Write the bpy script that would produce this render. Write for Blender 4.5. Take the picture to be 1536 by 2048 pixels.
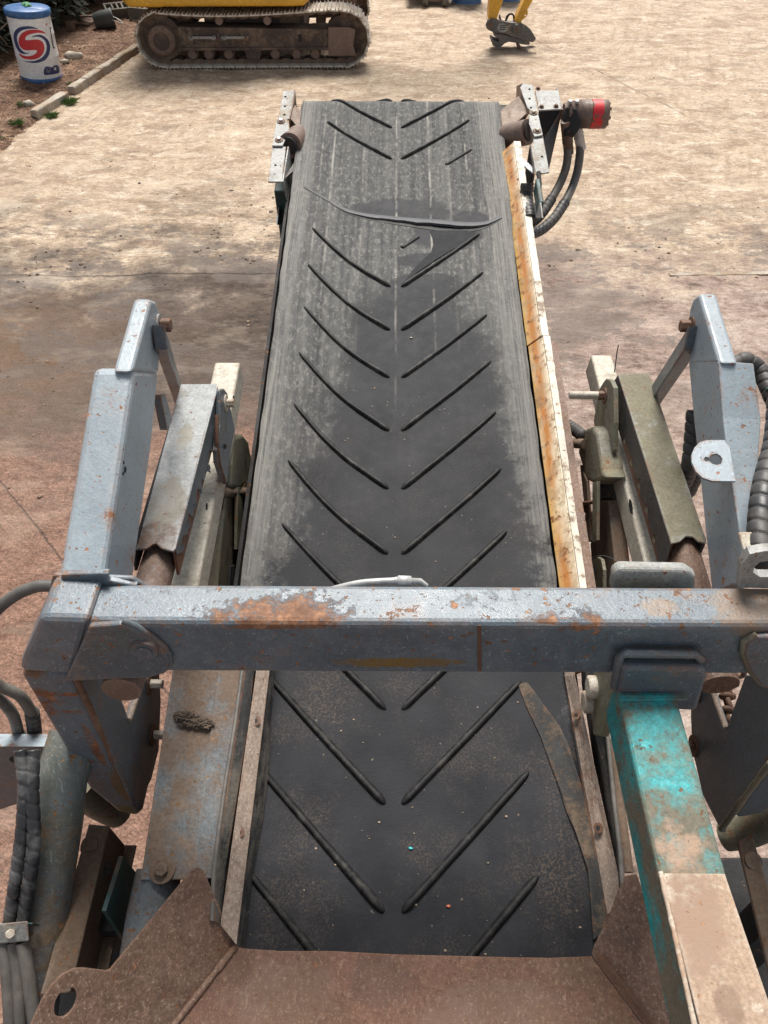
import bpy, bmesh, math, random
from mathutils import Vector, Matrix, noise as mnoise
from mathutils.geometry import delaunay_2d_cdt
random.seed(7)
R = math.radians
S = bpy.context.scene
COL = S.collection
for o in list(bpy.data.objects): bpy.data.objects.remove(o)

# ------------------------------------------------------------ camera, sky, sun, exposure
CAM_H, PITCH, FPX = 3.5, R(45), 1540.0
cam_d = bpy.data.cameras.new('camera'); cam = bpy.data.objects.new('camera', cam_d); COL.objects.link(cam)
cam.location = (0, 0, CAM_H); cam.rotation_euler = (R(90) - PITCH, 0, 0)
cam_d.sensor_fit = 'HORIZONTAL'; cam_d.sensor_width = 36; cam_d.lens = 36 * FPX / 1536
cam_d.clip_start = .02; cam_d.clip_end = 1500
S.camera = cam
SUN_EL, SUN_AZ = R(58), R(1)          # azimuth clockwise from +Y (ahead of the camera)
w = bpy.data.worlds.new('World'); S.world = w; w.use_nodes = True
wt = w.node_tree; wt.nodes.clear()
sky = wt.nodes.new('ShaderNodeTexSky'); sky.sky_type = 'NISHITA'; sky.sun_disc = False
sky.sun_elevation = SUN_EL; sky.sun_rotation = SUN_AZ; sky.air_density = 1.0; sky.dust_density = 1.0; sky.ozone_density = 1.0
hs = wt.nodes.new('ShaderNodeHueSaturation'); hs.inputs['Saturation'].default_value = .22
bg = wt.nodes.new('ShaderNodeBackground'); bg.inputs[1].default_value = .05
wo = wt.nodes.new('ShaderNodeOutputWorld')
wt.links.new(sky.outputs[0], hs.inputs['Color']); wt.links.new(hs.outputs[0], bg.inputs[0]); wt.links.new(bg.outputs[0], wo.inputs[0])
sun_d = bpy.data.lights.new('sun', 'SUN'); sun_d.energy = 2.6; sun_d.angle = R(26); sun_d.color = (1, .95, .88)
sun = bpy.data.objects.new('sun', sun_d); COL.objects.link(sun)
sd = Vector((math.sin(SUN_AZ) * math.cos(SUN_EL), math.cos(SUN_AZ) * math.cos(SUN_EL), math.sin(SUN_EL)))
sun.location = (0, 4, 12); sun.rotation_euler = sd.to_track_quat('Z', 'Y').to_euler()
S.view_settings.view_transform = 'Standard'; S.view_settings.look = 'None'
S.view_settings.exposure = 1.3; S.view_settings.gamma = 1
S.view_settings.use_curve_mapping = False
S.render.engine = 'CYCLES'
S.cycles.max_bounces = 6; S.cycles.use_denoising = True

# ------------------------------------------------------------ photo survey: pixel -> point on a real plane
CPOS = Vector((0, 0, CAM_H))
UPV = Vector((0, math.sin(PITCH), math.cos(PITCH))); FWD = Vector((0, math.cos(PITCH), -math.sin(PITCH)))
def ray(px, py): return Vector(((px - 768) / FPX, 0, 0)) + UPV * ((1024 - py) / FPX) + FWD
def onG(px, py, z=0):
    d = ray(px, py); return CPOS + d * ((z - CAM_H) / d.z)
def onY(px, py, Y):
    d = ray(px, py); return CPOS + d * (Y / d.y)
O = CPOS + ray(786, 1825) * 1.88
Vd = ray(800, -1276).normalized(); Ud = Vd.cross(Vector((0, 0, 1))).normalized(); Wd = Ud.cross(Vd).normalized()
MB4 = Matrix(((Ud.x, Vd.x, Wd.x, O.x), (Ud.y, Vd.y, Wd.y, O.y), (Ud.z, Vd.z, Wd.z, O.z), (0, 0, 0, 1)))
MBI = MB4.inverted()
def toB(p): return MBI @ Vector(p)
def _on(px, py, ax, val):
    c = MBI @ CPOS; d = MBI.to_3x3() @ ray(px, py)
    return c + d * ((val - c[ax]) / d[ax])
def PU(px, py, u): return _on(px, py, 0, u)
def PV(px, py, v): return _on(px, py, 1, v)
def PW(px, py, w): return _on(px, py, 2, w)
def onPlane(px, py, p0, n):
    c = MBI @ CPOS; d = MBI.to_3x3() @ ray(px, py)
    return c + d * ((p0 - c).dot(n) / d.dot(n))

# ------------------------------------------------------------ node helper
class N:
    def __init__(s, name):
        s.m = bpy.data.materials.new(name); s.m.use_nodes = True; s.t = s.m.node_tree; s.t.nodes.clear()
        s.out = s.t.nodes.new('ShaderNodeOutputMaterial'); s.b = s.t.nodes.new('ShaderNodeBsdfPrincipled')
        s.t.links.new(s.b.outputs[0], s.out.inputs[0])
        tc = s.t.nodes.new('ShaderNodeTexCoord'); s.co = tc.outputs['Object']
        ob = s.t.nodes.new('ShaderNodeObjectInfo'); s.rnd = ob.outputs['Random']
    def put(s, sock, v):
        if hasattr(v, 'is_output'): s.t.links.new(v, sock)
        elif isinstance(v, (tuple, list)) and len(v) == 3 and sock.type == 'RGBA': sock.default_value = (*v, 1)
        else: sock.default_value = v
    def math(s, op, a, b=0., c=None, clamp=False):
        n = s.t.nodes.new('ShaderNodeMath'); n.operation = op; n.use_clamp = clamp
        s.put(n.inputs[0], a); s.put(n.inputs[1], b)
        if c is not None: s.put(n.inputs[2], c)
        return n.outputs[0]
    def vec(s, sc=(1, 1, 1), loc=(0, 0, 0), rot=(0, 0, 0), co=None):
        n = s.t.nodes.new('ShaderNodeMapping'); s.put(n.inputs[0], co or s.co)
        n.inputs['Scale'].default_value = sc; n.inputs['Location'].default_value = loc; n.inputs['Rotation'].default_value = rot
        return n.outputs[0]
    def noise(s, scale, detail=5., rough=.6, sc=None, loc=(0, 0, 0), dist=0., color=False, rot=(0, 0, 0)):
        n = s.t.nodes.new('ShaderNodeTexNoise')
        s.put(n.inputs['Vector'], s.vec(sc or (1, 1, 1), loc, co=s.vec(rot=rot) if any(rot) else None)); n.inputs['Scale'].default_value = scale
        n.inputs['Detail'].default_value = detail; n.inputs['Roughness'].default_value = rough; n.inputs['Distortion'].default_value = dist
        return n.outputs['Color' if color else 'Fac']
    def voro(s, scale, feature='F1', sc=None, rnd=1.):
        n = s.t.nodes.new('ShaderNodeTexVoronoi'); n.feature = feature
        s.put(n.inputs['Vector'], s.vec(sc or (1, 1, 1))); n.inputs['Scale'].default_value = scale; n.inputs['Randomness'].default_value = rnd
        return n.outputs['Distance']
    def ramp(s, f, *st):
        n = s.t.nodes.new('ShaderNodeValToRGB'); s.put(n.inputs[0], f); e = n.color_ramp.elements
        st = [(p, (v, v, v) if not isinstance(v, (tuple, list)) else v) for p, v in st]
        e[0].position = st[0][0]; e[0].color = (*st[0][1], 1); e[1].position = st[-1][0]; e[1].color = (*st[-1][1], 1)
        for p, v in st[1:-1]:
            k = e.new(p); k.color = (*v, 1)
        return n.outputs[0]
    def rng(s, f, a, b, c=0., d=1.):
        n = s.t.nodes.new('ShaderNodeMapRange'); s.put(n.inputs[0], f)
        for i, v in enumerate((a, b, c, d)): s.put(n.inputs[1 + i], v)
        return n.outputs[0]
    def mix(s, f, a, b, mode='MIX'):
        n = s.t.nodes.new('ShaderNodeMix'); n.data_type = 'RGBA'; n.blend_type = mode
        s.put(n.inputs[0], f); s.put(n.inputs[6], a); s.put(n.inputs[7], b); return n.outputs[2]
    def xyz(s):
        n = s.t.nodes.new('ShaderNodeSeparateXYZ'); s.put(n.inputs[0], s.co); return n.outputs
    def blob(s, c, r, soft=.3, nz=.5, nscale=12.):
        """1 inside an ellipsoid round c with radii r, its rim ragged"""
        v = s.vec((1 / r[0], 1 / r[1], 1 / r[2]), (-c[0] / r[0], -c[1] / r[1], -c[2] / r[2]))
        n = s.t.nodes.new('ShaderNodeVectorMath'); n.operation = 'LENGTH'; s.put(n.inputs[0], v)
        d = s.math('ADD', n.outputs['Value'], s.math('MULTIPLY', s.math('SUBTRACT', s.noise(nscale, 6, .65), .5), nz * 2))
        return s.rng(d, 1 + soft / 2, 1 - soft / 2)
    def fin(s, col, rough=.7, metal=0., bump=None, bs=.4, bd=.01, spec=.5, emis=None, trans=None):
        s.put(s.b.inputs['Base Color'], col); s.put(s.b.inputs['Roughness'], rough); s.put(s.b.inputs['Metallic'], metal)
        s.put(s.b.inputs['Specular IOR Level'], spec)
        if bump is not None:
            n = s.t.nodes.new('ShaderNodeBump'); n.inputs['Strength'].default_value = bs; n.inputs['Distance'].default_value = bd
            s.put(n.inputs['Height'], bump); s.t.links.new(n.outputs[0], s.b.inputs['Normal'])
        return s.m

def weathered(name, base, var=.25, rust=.3, rustcol=(.19, .075, .032), mud=0., mudcol=(.23, .155, .105), rough=.5, sc=1., worn=.3,
              worncol=None, blobs=(), seed=0., streak=(1, 1, 1), green=0., scratch=.3, edge=.6, fleck=0., grain=1., speccol=(.46, .38, .31)):
    """old paint on steel: faded patches, chips, rust freckles, mud film, scratches, edges rubbed bare"""
    s = N(name); L = (seed * 3.7, seed * 1.3, seed * 2.1)
    worncol = worncol or tuple(min(1, c * 1.6 + .06) for c in base)
    big = s.noise(3.2 * sc, 6, .62, loc=L); mid = s.noise(14 * sc, 9, .72, loc=L, sc=streak); fine = s.noise(110 * sc, 5, .75, loc=L)
    c = s.mix(s.rng(big, .32, .68), tuple(k * (1 - var) for k in base), tuple(k * (1 + var) for k in base))
    c = s.mix(s.math('MULTIPLY', s.rng(mid, .46, .66), worn), c, worncol)
    c = s.mix(1., c, s.rng(fine, .32, .72, 1 - .32 * grain, 1 + .3 * grain), 'MULTIPLY')
    c = s.mix(1., c, s.rng(s.noise(38 * sc, 6, .7, loc=(L[1], 3, 2), sc=streak), .34, .68, 1 - .2 * grain, 1 + .18 * grain), 'MULTIPLY')
    if green: c = s.mix(s.math('MULTIPLY', s.rng(s.noise(6 * sc, 8, .7, loc=(L[0] + 5, 1, 2)), .44, .6), green), c, (.10, .095, .035))
    if scratch:
        sm = None
        for (q, rt) in (((1, 34, 10), (.5, .7, .45)), ((34, 1, 12), (.3, .2, -.5)), ((9, 40, 1.2), (1.1, .3, .2))):
            sv = s.rng(s.noise(9, 2.5, .5, sc=q, loc=L, rot=rt), .672, .69); sm = sv if sm is None else s.math('MAXIMUM', sm, sv)
        c = s.mix(s.math('MULTIPLY', sm, scratch), c, worncol)
    ht = s.math('MULTIPLY', mid, .4)
    mm = None
    if mud:
        mm = s.rng(s.math('ADD', s.math('MULTIPLY', s.noise(2.6 * sc, 9, .70, loc=(L[0] + 9, 4, 1)), .66), s.math('MULTIPLY', mid, .34)), .64 - mud * .34, .72 - mud * .34)
        mc = s.mix(s.rng(fine, .35, .68), tuple(k * .72 for k in mudcol), tuple(k * 1.25 for k in mudcol))
        mc = s.mix(s.math('MULTIPLY', s.rng(s.noise(9 * sc, 7, .7, loc=(2, L[0], 6)), .45, .65), .6), mc, tuple(k * .62 for k in mudcol))
        c = s.mix(s.math('MULTIPLY', mm, .92), c, mc)
    rn = s.noise(7.5 * sc, 10, .76, loc=(L[0] + 2, 7, 3)); fr = s.noise(42 * sc, 4, .6, loc=(L[0] + 1, 2, 9)); fr2 = s.noise(88 * sc, 3, .6, loc=(L[0] + 1, 5, 4))
    rmask = s.math('MAXIMUM', s.math('MAXIMUM', s.rng(rn, .725 - rust * .22, .738 - rust * .22), s.rng(fr, .692 - rust * .10, .712 - rust * .10)), s.rng(fr2, .70 - rust * .09, .725 - rust * .09))
    halo = s.rng(rn, .655 - rust * .22, .74 - rust * .22)
    if edge:
        bv = s.t.nodes.new('ShaderNodeBevel'); bv.samples = 3; bv.inputs[0].default_value = .012
        ge = s.t.nodes.new('ShaderNodeNewGeometry'); dp = s.t.nodes.new('ShaderNodeVectorMath'); dp.operation = 'DOT_PRODUCT'
        s.t.links.new(bv.outputs[0], dp.inputs[0]); s.t.links.new(ge.outputs['Normal'], dp.inputs[1])
        ed = s.rng(dp.outputs['Value'], .995, .84)
        er = s.math('MULTIPLY', ed, s.rng(s.math('ADD', s.math('MULTIPLY', rn, .5), s.math('MULTIPLY', mid, .5)), .56 - edge * .1, .60 - edge * .1))
        c = s.mix(s.math('MULTIPLY', ed, edge * .55), c, worncol)
        rmask = s.math('MAXIMUM', rmask, s.math('MULTIPLY', er, min(1, edge * 1.2)))
    for (bc, br, kind) in blobs:
        k = s.blob(bc, br, .35, .8, 14 / max(.2, min(br) * 10))
        if kind == 'rust': rmask = s.math('MAXIMUM', rmask, s.math('MULTIPLY', k, s.rng(mid, .42, .50)))
        else: c = s.mix(s.math('MULTIPLY', k, s.rng(s.math('ADD', s.math('MULTIPLY', fine, .4), s.math('MULTIPLY', mid, .6)), .34, .52, .25, .95)), c, mudcol if kind == 'mud' else kind)
    rc = s.ramp(s.noise(30 * sc, 9, .78, loc=L), (.32, tuple(k * .4 for k in rustcol)), (.5, rustcol), (.66, (rustcol[0] * 2.1, rustcol[1] * 2.3, rustcol[2] * 2.3)))
    c = s.mix(s.math('MULTIPLY', halo, .4), c, (rustcol[0] * 1.3, rustcol[1] * 1.5, rustcol[2] * 1.6))
    c = s.mix(rmask, c, rc)
    if fleck:
        f1 = s.noise(120 * sc, 3, .8, loc=(3, L[0], 1), sc=(1, .6, 1)); f2 = s.noise(210 * sc, 2, .6, loc=(3, L[0], 7))
        c = s.mix(s.math('MULTIPLY', s.rng(f1, .57, .64), fleck), c, speccol)
        c = s.mix(s.math('MULTIPLY', s.rng(f1, .43, .36), fleck * .6), c, tuple(k * .42 for k in base))
        c = s.mix(s.math('MULTIPLY', s.rng(f2, .64, .67), fleck), c, tuple(min(.8, k * 1.3) for k in speccol))
    ht = s.math('SUBTRACT', ht, s.math('MULTIPLY', rmask, .5))
    ht = s.math('ADD', ht, s.math('MULTIPLY', fine, .3))
    rg = s.math('ADD', s.math('MULTIPLY', rmask, .35), s.rng(mid, .3, .8, rough - .1, rough + .18), clamp=True)
    if mm is not None: rg = s.math('ADD', rg, s.math('MULTIPLY', mm, .25), clamp=True); ht = s.math('ADD', ht, s.math('MULTIPLY', mm, .35))
    return s.fin(c, rg, 0., ht, .5, .007)

# ------------------------------------------------------------ mesh builder
class MBu:
    def __init__(s): s.v = []; s.f = []; s.sm = []
    def add(s, vs, fs, smooth=False):
        k = len(s.v); s.v += [Vector(v) for v in vs]; s.f += [tuple(i + k for i in f) for f in fs]; s.sm += [smooth] * len(fs); return s
    def prism(s, pts, off):
        pts = [Vector(p) for p in pts]; off = Vector(off); n = len(pts)
        nrm = Vector((0, 0, 0))
        for i in range(n): nrm += pts[i].cross(pts[(i + 1) % n])
        if nrm.dot(off) > 0: pts.reverse()
        vs = pts + [p + off for p in pts]
        fs = [tuple(range(n)), tuple(range(2 * n - 1, n - 1, -1))]
        fs += [((i + 1) % n, i, n + i, n + (i + 1) % n) for i in range(n)]
        return s.add(vs, fs)
    def loft(s, rings, closed=True):
        n = len(rings[0]); vs = [p for r in rings for p in r]; fs = []
        for k in range(len(rings) - 1):
            for i in range(n):
                j = (i + 1) % n; fs.append((k * n + i, k * n + j, (k + 1) * n + j, (k + 1) * n + i))
        if closed: fs.append(tuple(range(n))[::-1]); fs.append(tuple((len(rings) - 1) * n + i for i in range(n)))
        return s.add(vs, fs)
    def box(s, a, b):
        x0, x1 = sorted((a[0], b[0])); y0, y1 = sorted((a[1], b[1])); z0, z1 = sorted((a[2], b[2]))
        return s.prism([(x0, y0, z0), (x1, y0, z0), (x1, y1, z0), (x0, y1, z0)], (0, 0, z1 - z0))
    def tube(s, path, r, seg=12, cap=True, rfun=None):
        path = [Vector(p) for p in path]; n = len(path); rings = []
        t = (path[1] - path[0]).normalized(); a = t.orthogonal().normalized()
        for i, p in enumerate(path):
            t2 = (path[min(i + 1, n - 1)] - path[max(i - 1, 0)]).normalized()
            q = t.rotation_difference(t2); a = (q @ a); a = (a - t2 * a.dot(t2)).normalized(); t = t2; b = t.cross(a)
            rr = rfun(i) if rfun else (r[i] if isinstance(r, (list, tuple)) else r)
            rings.append([p + (a * math.cos(k * 2 * math.pi / seg) + b * math.sin(k * 2 * math.pi / seg)) * rr for k in range(seg)])
        vs = [p for g in rings for p in g]; fs = []
        for k in range(n - 1):
            for i in range(seg):
                j = (i + 1) % seg; fs.append((k * seg + i, k * seg + j, (k + 1) * seg + j, (k + 1) * seg + i))
        s.add(vs, fs, True)
        if cap: s.add(rings[0], [tuple(range(seg))[::-1]]); s.add(rings[-1], [tuple(range(seg))])
        return s
    def cyl(s, a, b, r, r2=None, seg=20): return s.tube([a, b], [r, r if r2 is None else r2], seg)
    def ring(s, c, n, r, h, seg=20):      # a disc of thickness h along n
        c = Vector(c); n = Vector(n).normalized(); return s.cyl(c, c + n * h, r, seg=seg)
    def torus(s, c, n, Rr, r, seg=16, seg2=8, sx=1.):
        c = Vector(c); n = Vector(n).normalized(); a = n.orthogonal().normalized(); b = n.cross(a)
        pts = [c + a * math.cos(t * 2 * math.pi / seg) * Rr * sx + b * math.sin(t * 2 * math.pi / seg) * Rr for t in range(seg + 1)]
        return s.tube(pts, r, seg2, cap=False)
    def lump(s, c, r, sub=2, amp=.35, fr=1.6, seed=0):
        bm = bmesh.new(); bmesh.ops.create_icosphere(bm, subdivisions=sub, radius=1)
        vs = [Vector((v.co.x * r[0], v.co.y * r[1], v.co.z * r[2])) * (1 + amp * mnoise.noise(v.co * fr + Vector((seed, seed * .7, 3)))) + Vector(c) for v in bm.verts]
        fs = [tuple(v.index for v in f.verts) for f in bm.faces]; bm.free(); return s.add(vs, fs, sub > 1)
    def mesh(s, name):
        me = bpy.data.meshes.new(name); me.from_pydata(s.v, [], s.f); me.polygons.foreach_set('use_smooth', s.sm); me.update(); return me

def link(o, parent=None, mat4=None):
    COL.objects.link(o)
    if parent: o.parent = parent
    if mat4 is not None: o.matrix_basis = mat4
    return o
def thing(name, loc, label, cat, group=None, rot=(0, 0, 0)):
    o = bpy.data.objects.new(name, None); o.empty_display_size = .2; COL.objects.link(o)
    o.location = loc; o.rotation_euler = rot; o['label'] = label; o['category'] = cat
    if group: o['group'] = group
    bpy.context.view_layer.update(); return o
def obj(name, mb, mat, parent=None, bev=0., seg=2, ang=35, mat4=None, label=None, holes=None):
    me = mb.mesh(name) if isinstance(mb, MBu) else mb
    if mat and not me.materials: me.materials.append(mat)
    o = bpy.data.objects.new(name, me); link(o, parent, mat4)
    if bev:
        m = o.modifiers.new('bevel', 'BEVEL'); m.width = bev; m.segments = seg; m.limit_method = 'ANGLE'; m.angle_limit = R(ang); m.use_clamp_overlap = True
    if label: o['label'] = label
    return o
def tag(o, label=None, cat=None, group=None, kind=None):
    if label: o['label'] = label
    if cat: o['category'] = cat
    if group: o['group'] = group
    if kind: o['kind'] = kind
    return o
def spline(pts, n=8):
    pts = [Vector(p) for p in pts]; P = [pts[0] * 2 - pts[1]] + pts + [pts[-1] * 2 - pts[-2]]; out = []
    for i in range(1, len(P) - 2):
        for k in range(n):
            t = k / n; a, b, c, d = P[i - 1:i + 3]
            out.append(.5 * ((2 * b) + (c - a) * t + (2 * a - 5 * b + 4 * c - d) * t * t + (3 * b - a - 3 * c + d) * t ** 3))
    return out + [pts[-1]]
def wrapped(path, r, pitch, gap=.16, seg=20):
    """hose covered by a spiral guard: a flat band wound round it, the turns slightly apart"""
    path = spline(path, 14); acc = 0; ds = [0]
    for a, b in zip(path, path[1:]): acc += (b - a).length; ds.append(acc)
    n = max(2, int(acc / (pitch / 12))); j = 0; rings = []; A_ = None
    def at(d):
        k = 0
        while k < len(ds) - 2 and ds[k + 1] < d: k += 1
        return path[k].lerp(path[k + 1], (d - ds[k]) / max(1e-6, ds[k + 1] - ds[k]))
    for i in range(n + 1):
        d = acc * i / n; p = at(d); tn_ = (at(min(acc, d + .004)) - at(max(0, d - .004))).normalized()
        A_ = tn_.orthogonal().normalized() if A_ is None else (A_ - tn_ * A_.dot(tn_)).normalized(); B_ = tn_.cross(A_); ring = []
        for k in range(seg):
            ph = (d / pitch + k / seg) % 1; e = min(ph, 1 - ph) * 2
            rr = r * (.86 if e < gap else .97 + .03 * math.sin(math.pi * ph)); an = k * 2 * math.pi / seg
            ring.append(p + (A_ * math.cos(an) + B_ * math.sin(an)) * rr)
        rings.append(ring)
    m = MBu().loft(rings); m.sm = [True] * len(m.f); return m

# ------------------------------------------------------------ materials
RUSTY = (.19, .08, .035)
GP = (.118, .132, .148)
M = {}
M['paint'] = weathered('grey_paint', (.092, .116, .142), .16, .34, mud=.20, mudcol=(.25, .195, .14), rough=.34, worn=.12, worncol=(.22, .25, .27), seed=1, grain=.4, scratch=.7, edge=.8, green=.15)
M['beam'] = weathered('beam_paint', (.104, .136, .166), .16, .46, rustcol=(.20, .095, .05), mud=.12, mudcol=(.20, .145, .105), rough=.34, worn=.2, worncol=(.33, .38, .41), seed=2, scratch=.5, edge=.9, grain=.45,
    blobs=[(toB(onY(605, 1200, .95)), (.10, .09, .022), 'rust'), (toB(onY(420, 1240, .906)), (.07, .06, .016), 'rust'), (toB(onY(550, 1252, .906)), (.12, .06, .010), 'rust'),
           (toB(onY(800, 1325, .906)), (.13, .06, .016), (.20, .125, .03)), (toB(onY(1110, 1245, .906)), (.05, .05, .012), 'rust'), (toB(onY(1165, 1252, .906)), (.04, .04, .014), 'rust'),
           (toB(onY(1320, 1215, .95)), (.035, .022, .03), 'mud'), (toB(onY(1500, 1220, .95)), (.08, .06, .03), 'mud')])
M['arm'] = weathered('pale_blue_paint', (.27, .322, .362), .12, .42, rustcol=(.26, .11, .05), mud=.08, rough=.33, worn=.14, worncol=(.40, .46, .50), seed=3, scratch=.2, grain=.3, edge=.7)
M['arm_mossy'] = weathered('mossy_paint', (.19, .20, .19), .2, .22, mud=.62, mudcol=(.155, .135, .085), rough=.5, worn=.3, seed=4, scratch=.1)
M['arm_peel'] = weathered('peeling_paint', (.20, .215, .22), .25, .34, mud=.42, mudcol=(.19, .165, .13), rough=.5, worn=.4, seed=5, scratch=.1)
M['cream'] = weathered('cream_paint', (.46, .42, .34), .12, .12, mud=.3, mudcol=(.34, .28, .2), rough=.55, worn=.2, worncol=(.52, .50, .45), seed=6, scratch=.15)
M['olive'] = weathered('muddy_olive_paint', (.15, .145, .11), .25, .38, mud=.45, mudcol=(.22, .185, .12), rough=.55, worn=.3, seed=7, green=.5)
M['dark'] = weathered('dark_steel', (.016, .016, .017), .3, .25, mud=.30, mudcol=(.055, .040, .03), rough=.8, worn=.1, seed=8, scratch=.1, edge=.2)
M['mudsteel'] = weathered('muddy_steel', (.115, .10, .085), .3, .42, mud=.78, mudcol=(.17, .115, .078), rough=.62, worn=.2, seed=9, scratch=.1)
M['plate'] = weathered('side_plate_paint', (.125, .140, .150), .25, .46, rustcol=(.20, .11, .055), mud=.66, mudcol=(.165, .112, .078), rough=.55, worn=.35, seed=10, streak=(1, .5, 1))
M['rustplate'] = weathered('brown_rust', (.150, .084, .056), .3, .35, rustcol=(.15, .066, .034), mud=.30, mudcol=(.20, .130, .092), rough=.62, worn=.5, worncol=(.24, .155, .115), seed=11, scratch=.5, edge=.5, fleck=.55, speccol=(.34, .25, .19))
M['teal'] = weathered('turquoise_paint', (.018, .29, .31), .22, .42, rustcol=(.14, .075, .04), mud=.56, mudcol=(.17, .125, .08), rough=.5, worn=.5, worncol=(.025, .46, .48), seed=12, scratch=.4, edge=.35,
    blobs=[(toB(CPOS + ray(1380, 1680) * 1.36), (.058, .055, .06), (.36, .245, .175))])
M['tealdark'] = weathered('dark_teal_paint', (.004, .045, .045), .2, .15, mud=.15, rough=.5, worn=.2, seed=13)
M['whiterust'] = weathered('white_rusty_plate', (.68, .62, .52), .12, .16, rustcol=(.36, .2, .11), mud=.62, mudcol=(.37, .25, .17), rough=.6, worn=.2, worncol=(.75, .72, .66), seed=14, scratch=.1, sc=1.6)
M['strip'] = weathered('dusty_strip', (.30, .23, .185), .14, .22, rustcol=(.16, .085, .055), mud=.2, mudcol=(.22, .15, .11), rough=.75, worn=.5, worncol=(.40, .31, .25), seed=15, scratch=.1, fleck=.5, speccol=(.5, .42, .35))
M['steel'] = weathered('bare_bracket', (.25, .255, .245), .18, .34, mud=.36, mudcol=(.34, .29, .22), rough=.5, worn=.3, seed=16, scratch=.2)
M['bolt'] = weathered('rusty_bolt', (.12, .06, .035), .3, .5, mud=.3, rough=.6, worn=.3, seed=17, sc=4)
M['pin'] = weathered('zinc_pin', (.46, .42, .35), .2, .22, mud=.35, mudcol=(.36, .28, .19), rough=.45, worn=.2, seed=18, sc=3)
M['roller'] = weathered('rusty_roller', (.15, .10, .08), .25, .4, mud=.3, mudcol=(.2, .14, .1), rough=.5, worn=.3, seed=19, sc=2)
def rubber_hose(name, base, dust):
    s = N(name); f = s.noise(40, 6, .7); g = s.noise(7, 5, .6)
    c = s.mix(s.math('MULTIPLY', s.rng(g, .38, .72), dust), base, (.22, .19, .16)); c = s.mix(1., c, s.rng(f, .3, .75, .7, 1.3), 'MULTIPLY')
    return s.fin(c, s.rng(g, .35, .7, .38, .65), 0, f, .25, .003)
M['hose'] = rubber_hose('black_hose', (.022, .022, .024), .3)
M['hosegrey'] = rubber_hose('dusty_hose', (.10, .095, .088), .6)
M['guard'] = rubber_hose('hose_guard', (.028, .029, .032), .25)
M['skirt'] = weathered('skirt_rubber', (.022, .022, .023), .3, .0, mud=.46, mudcol=(.13, .115, .095), rough=.75, worn=.35, worncol=(.10, .10, .095), seed=61, scratch=.4, edge=.9, sc=1.4, streak=(1, .3, 1))
def chrome(name, base, r):
    s = N(name); f = s.noise(30, 6, .7)
    return s.fin(s.mix(s.rng(f, .4, .7), base, tuple(k * .6 for k in base)), r, .25, f, .15, .002)
M['zinc'] = chrome('zinc_fitting', (.55, .55, .54), .38)
def simple(name, base, var=.2, rough=.7, sc=12, bump=.3, metal=0):
    s = N(name); f = s.noise(sc, 7, .68); g = s.noise(sc * 7, 4, .6)
    c = s.mix(s.rng(f, .3, .7), tuple(k * (1 - var) for k in base), tuple(k * (1 + var) for k in base)); c = s.mix(1., c, s.rng(g, .3, .75, .8, 1.2), 'MULTIPLY')
    return s.fin(c, rough, metal, g, bump, .01)

# belt: black rubber, dry grey dust on the wings and near the head, dark wet middle
s = N('belt_rubber'); x = s.xyz(); u, v = x[0], x[1]
bn = s.noise(5.5, 9, .7); bn2 = s.noise(22, 7, .7)
vv = s.math('DIVIDE', v, 3.)
def halfw(pts): return s.math('SUBTRACT', s.ramp(vv, *[(p / 3, (h + .3)) for p, h in pts]), .3)
hl = halfw([(.0, .62), (.45, .50), (1.02, .33), (1.48, .265), (1.8, .19), (2.06, .16), (2.26, .09), (2.42, -.25), (3., -.3)])
hr = halfw([(.0, .62), (.6, .50), (1.02, .46), (1.48, .40), (1.8, .37), (2.06, .32), (2.26, .16), (2.42, -.2), (3., -.3)])
side = s.math('GREATER_THAN', u, 0.)
hw = s.math('ADD', s.math('MULTIPLY', side, hr), s.math('MULTIPLY', s.math('SUBTRACT', 1., side), hl))
au = s.math('ABSOLUTE', u)
dd = s.math('ADD', s.math('SUBTRACT', au, hw), s.math('ADD', s.math('MULTIPLY', s.math('SUBTRACT', bn, .5), .42), s.math('MULTIPLY', s.math('SUBTRACT', bn2, .5), .12)))
dry = s.math('ADD', s.math('MULTIPLY', s.rng(dd, -.03, .03), .55), s.math('MULTIPLY', s.rng(dd, -.05, .16), .45))
for c, r in (((.03, 2.795, 0), (.22, .085, .3)), ((.22, 2.62, 0), (.15, .10, .3)), ((.33, 2.73, 0), (.08, .06, .3)), ((.1, 2.45, 0), (.1, .05, .3)), ((.12, 2.3, 0), (.16, .07, .3))):
    dry = s.math('MULTIPLY', dry, s.math('SUBTRACT', 1., s.math('MULTIPLY', s.blob(c, r, .18, .45, 9), .92)))
long_ = s.noise(1., 6, .65, sc=(30, .8, 4)); long2 = s.noise(1., 4, .7, sc=(150, 2.4, 8)); grit = s.noise(170, 4, .7)
edge = s.rng(au, .36, .45)
wet = s.mix(s.rng(bn, .35, .7), (.015, .016, .0195), (.034, .035, .040))
dust = s.mix(s.rng(long_, .32, .68), (.046, .047, .051), (.145, .144, .139)); dust = s.mix(s.math('MULTIPLY', s.rng(bn2, .5, .64), .45), dust, (.045, .046, .049)); dust = s.mix(s.math('MULTIPLY', s.rng(s.noise(60, 6, .75, sc=(1, .5, 1)), .52, .60), .5), dust, (.26, .255, .235))
dust = s.mix(s.math('MULTIPLY', edge, s.rng(long2, .35, .62)), dust, (.225, .221, .206))
dust = s.mix(s.math('MULTIPLY', s.rng(grit, .56, .66), .40), dust, (.25, .235, .20))
col = s.mix(dry, wet, dust)
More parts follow.
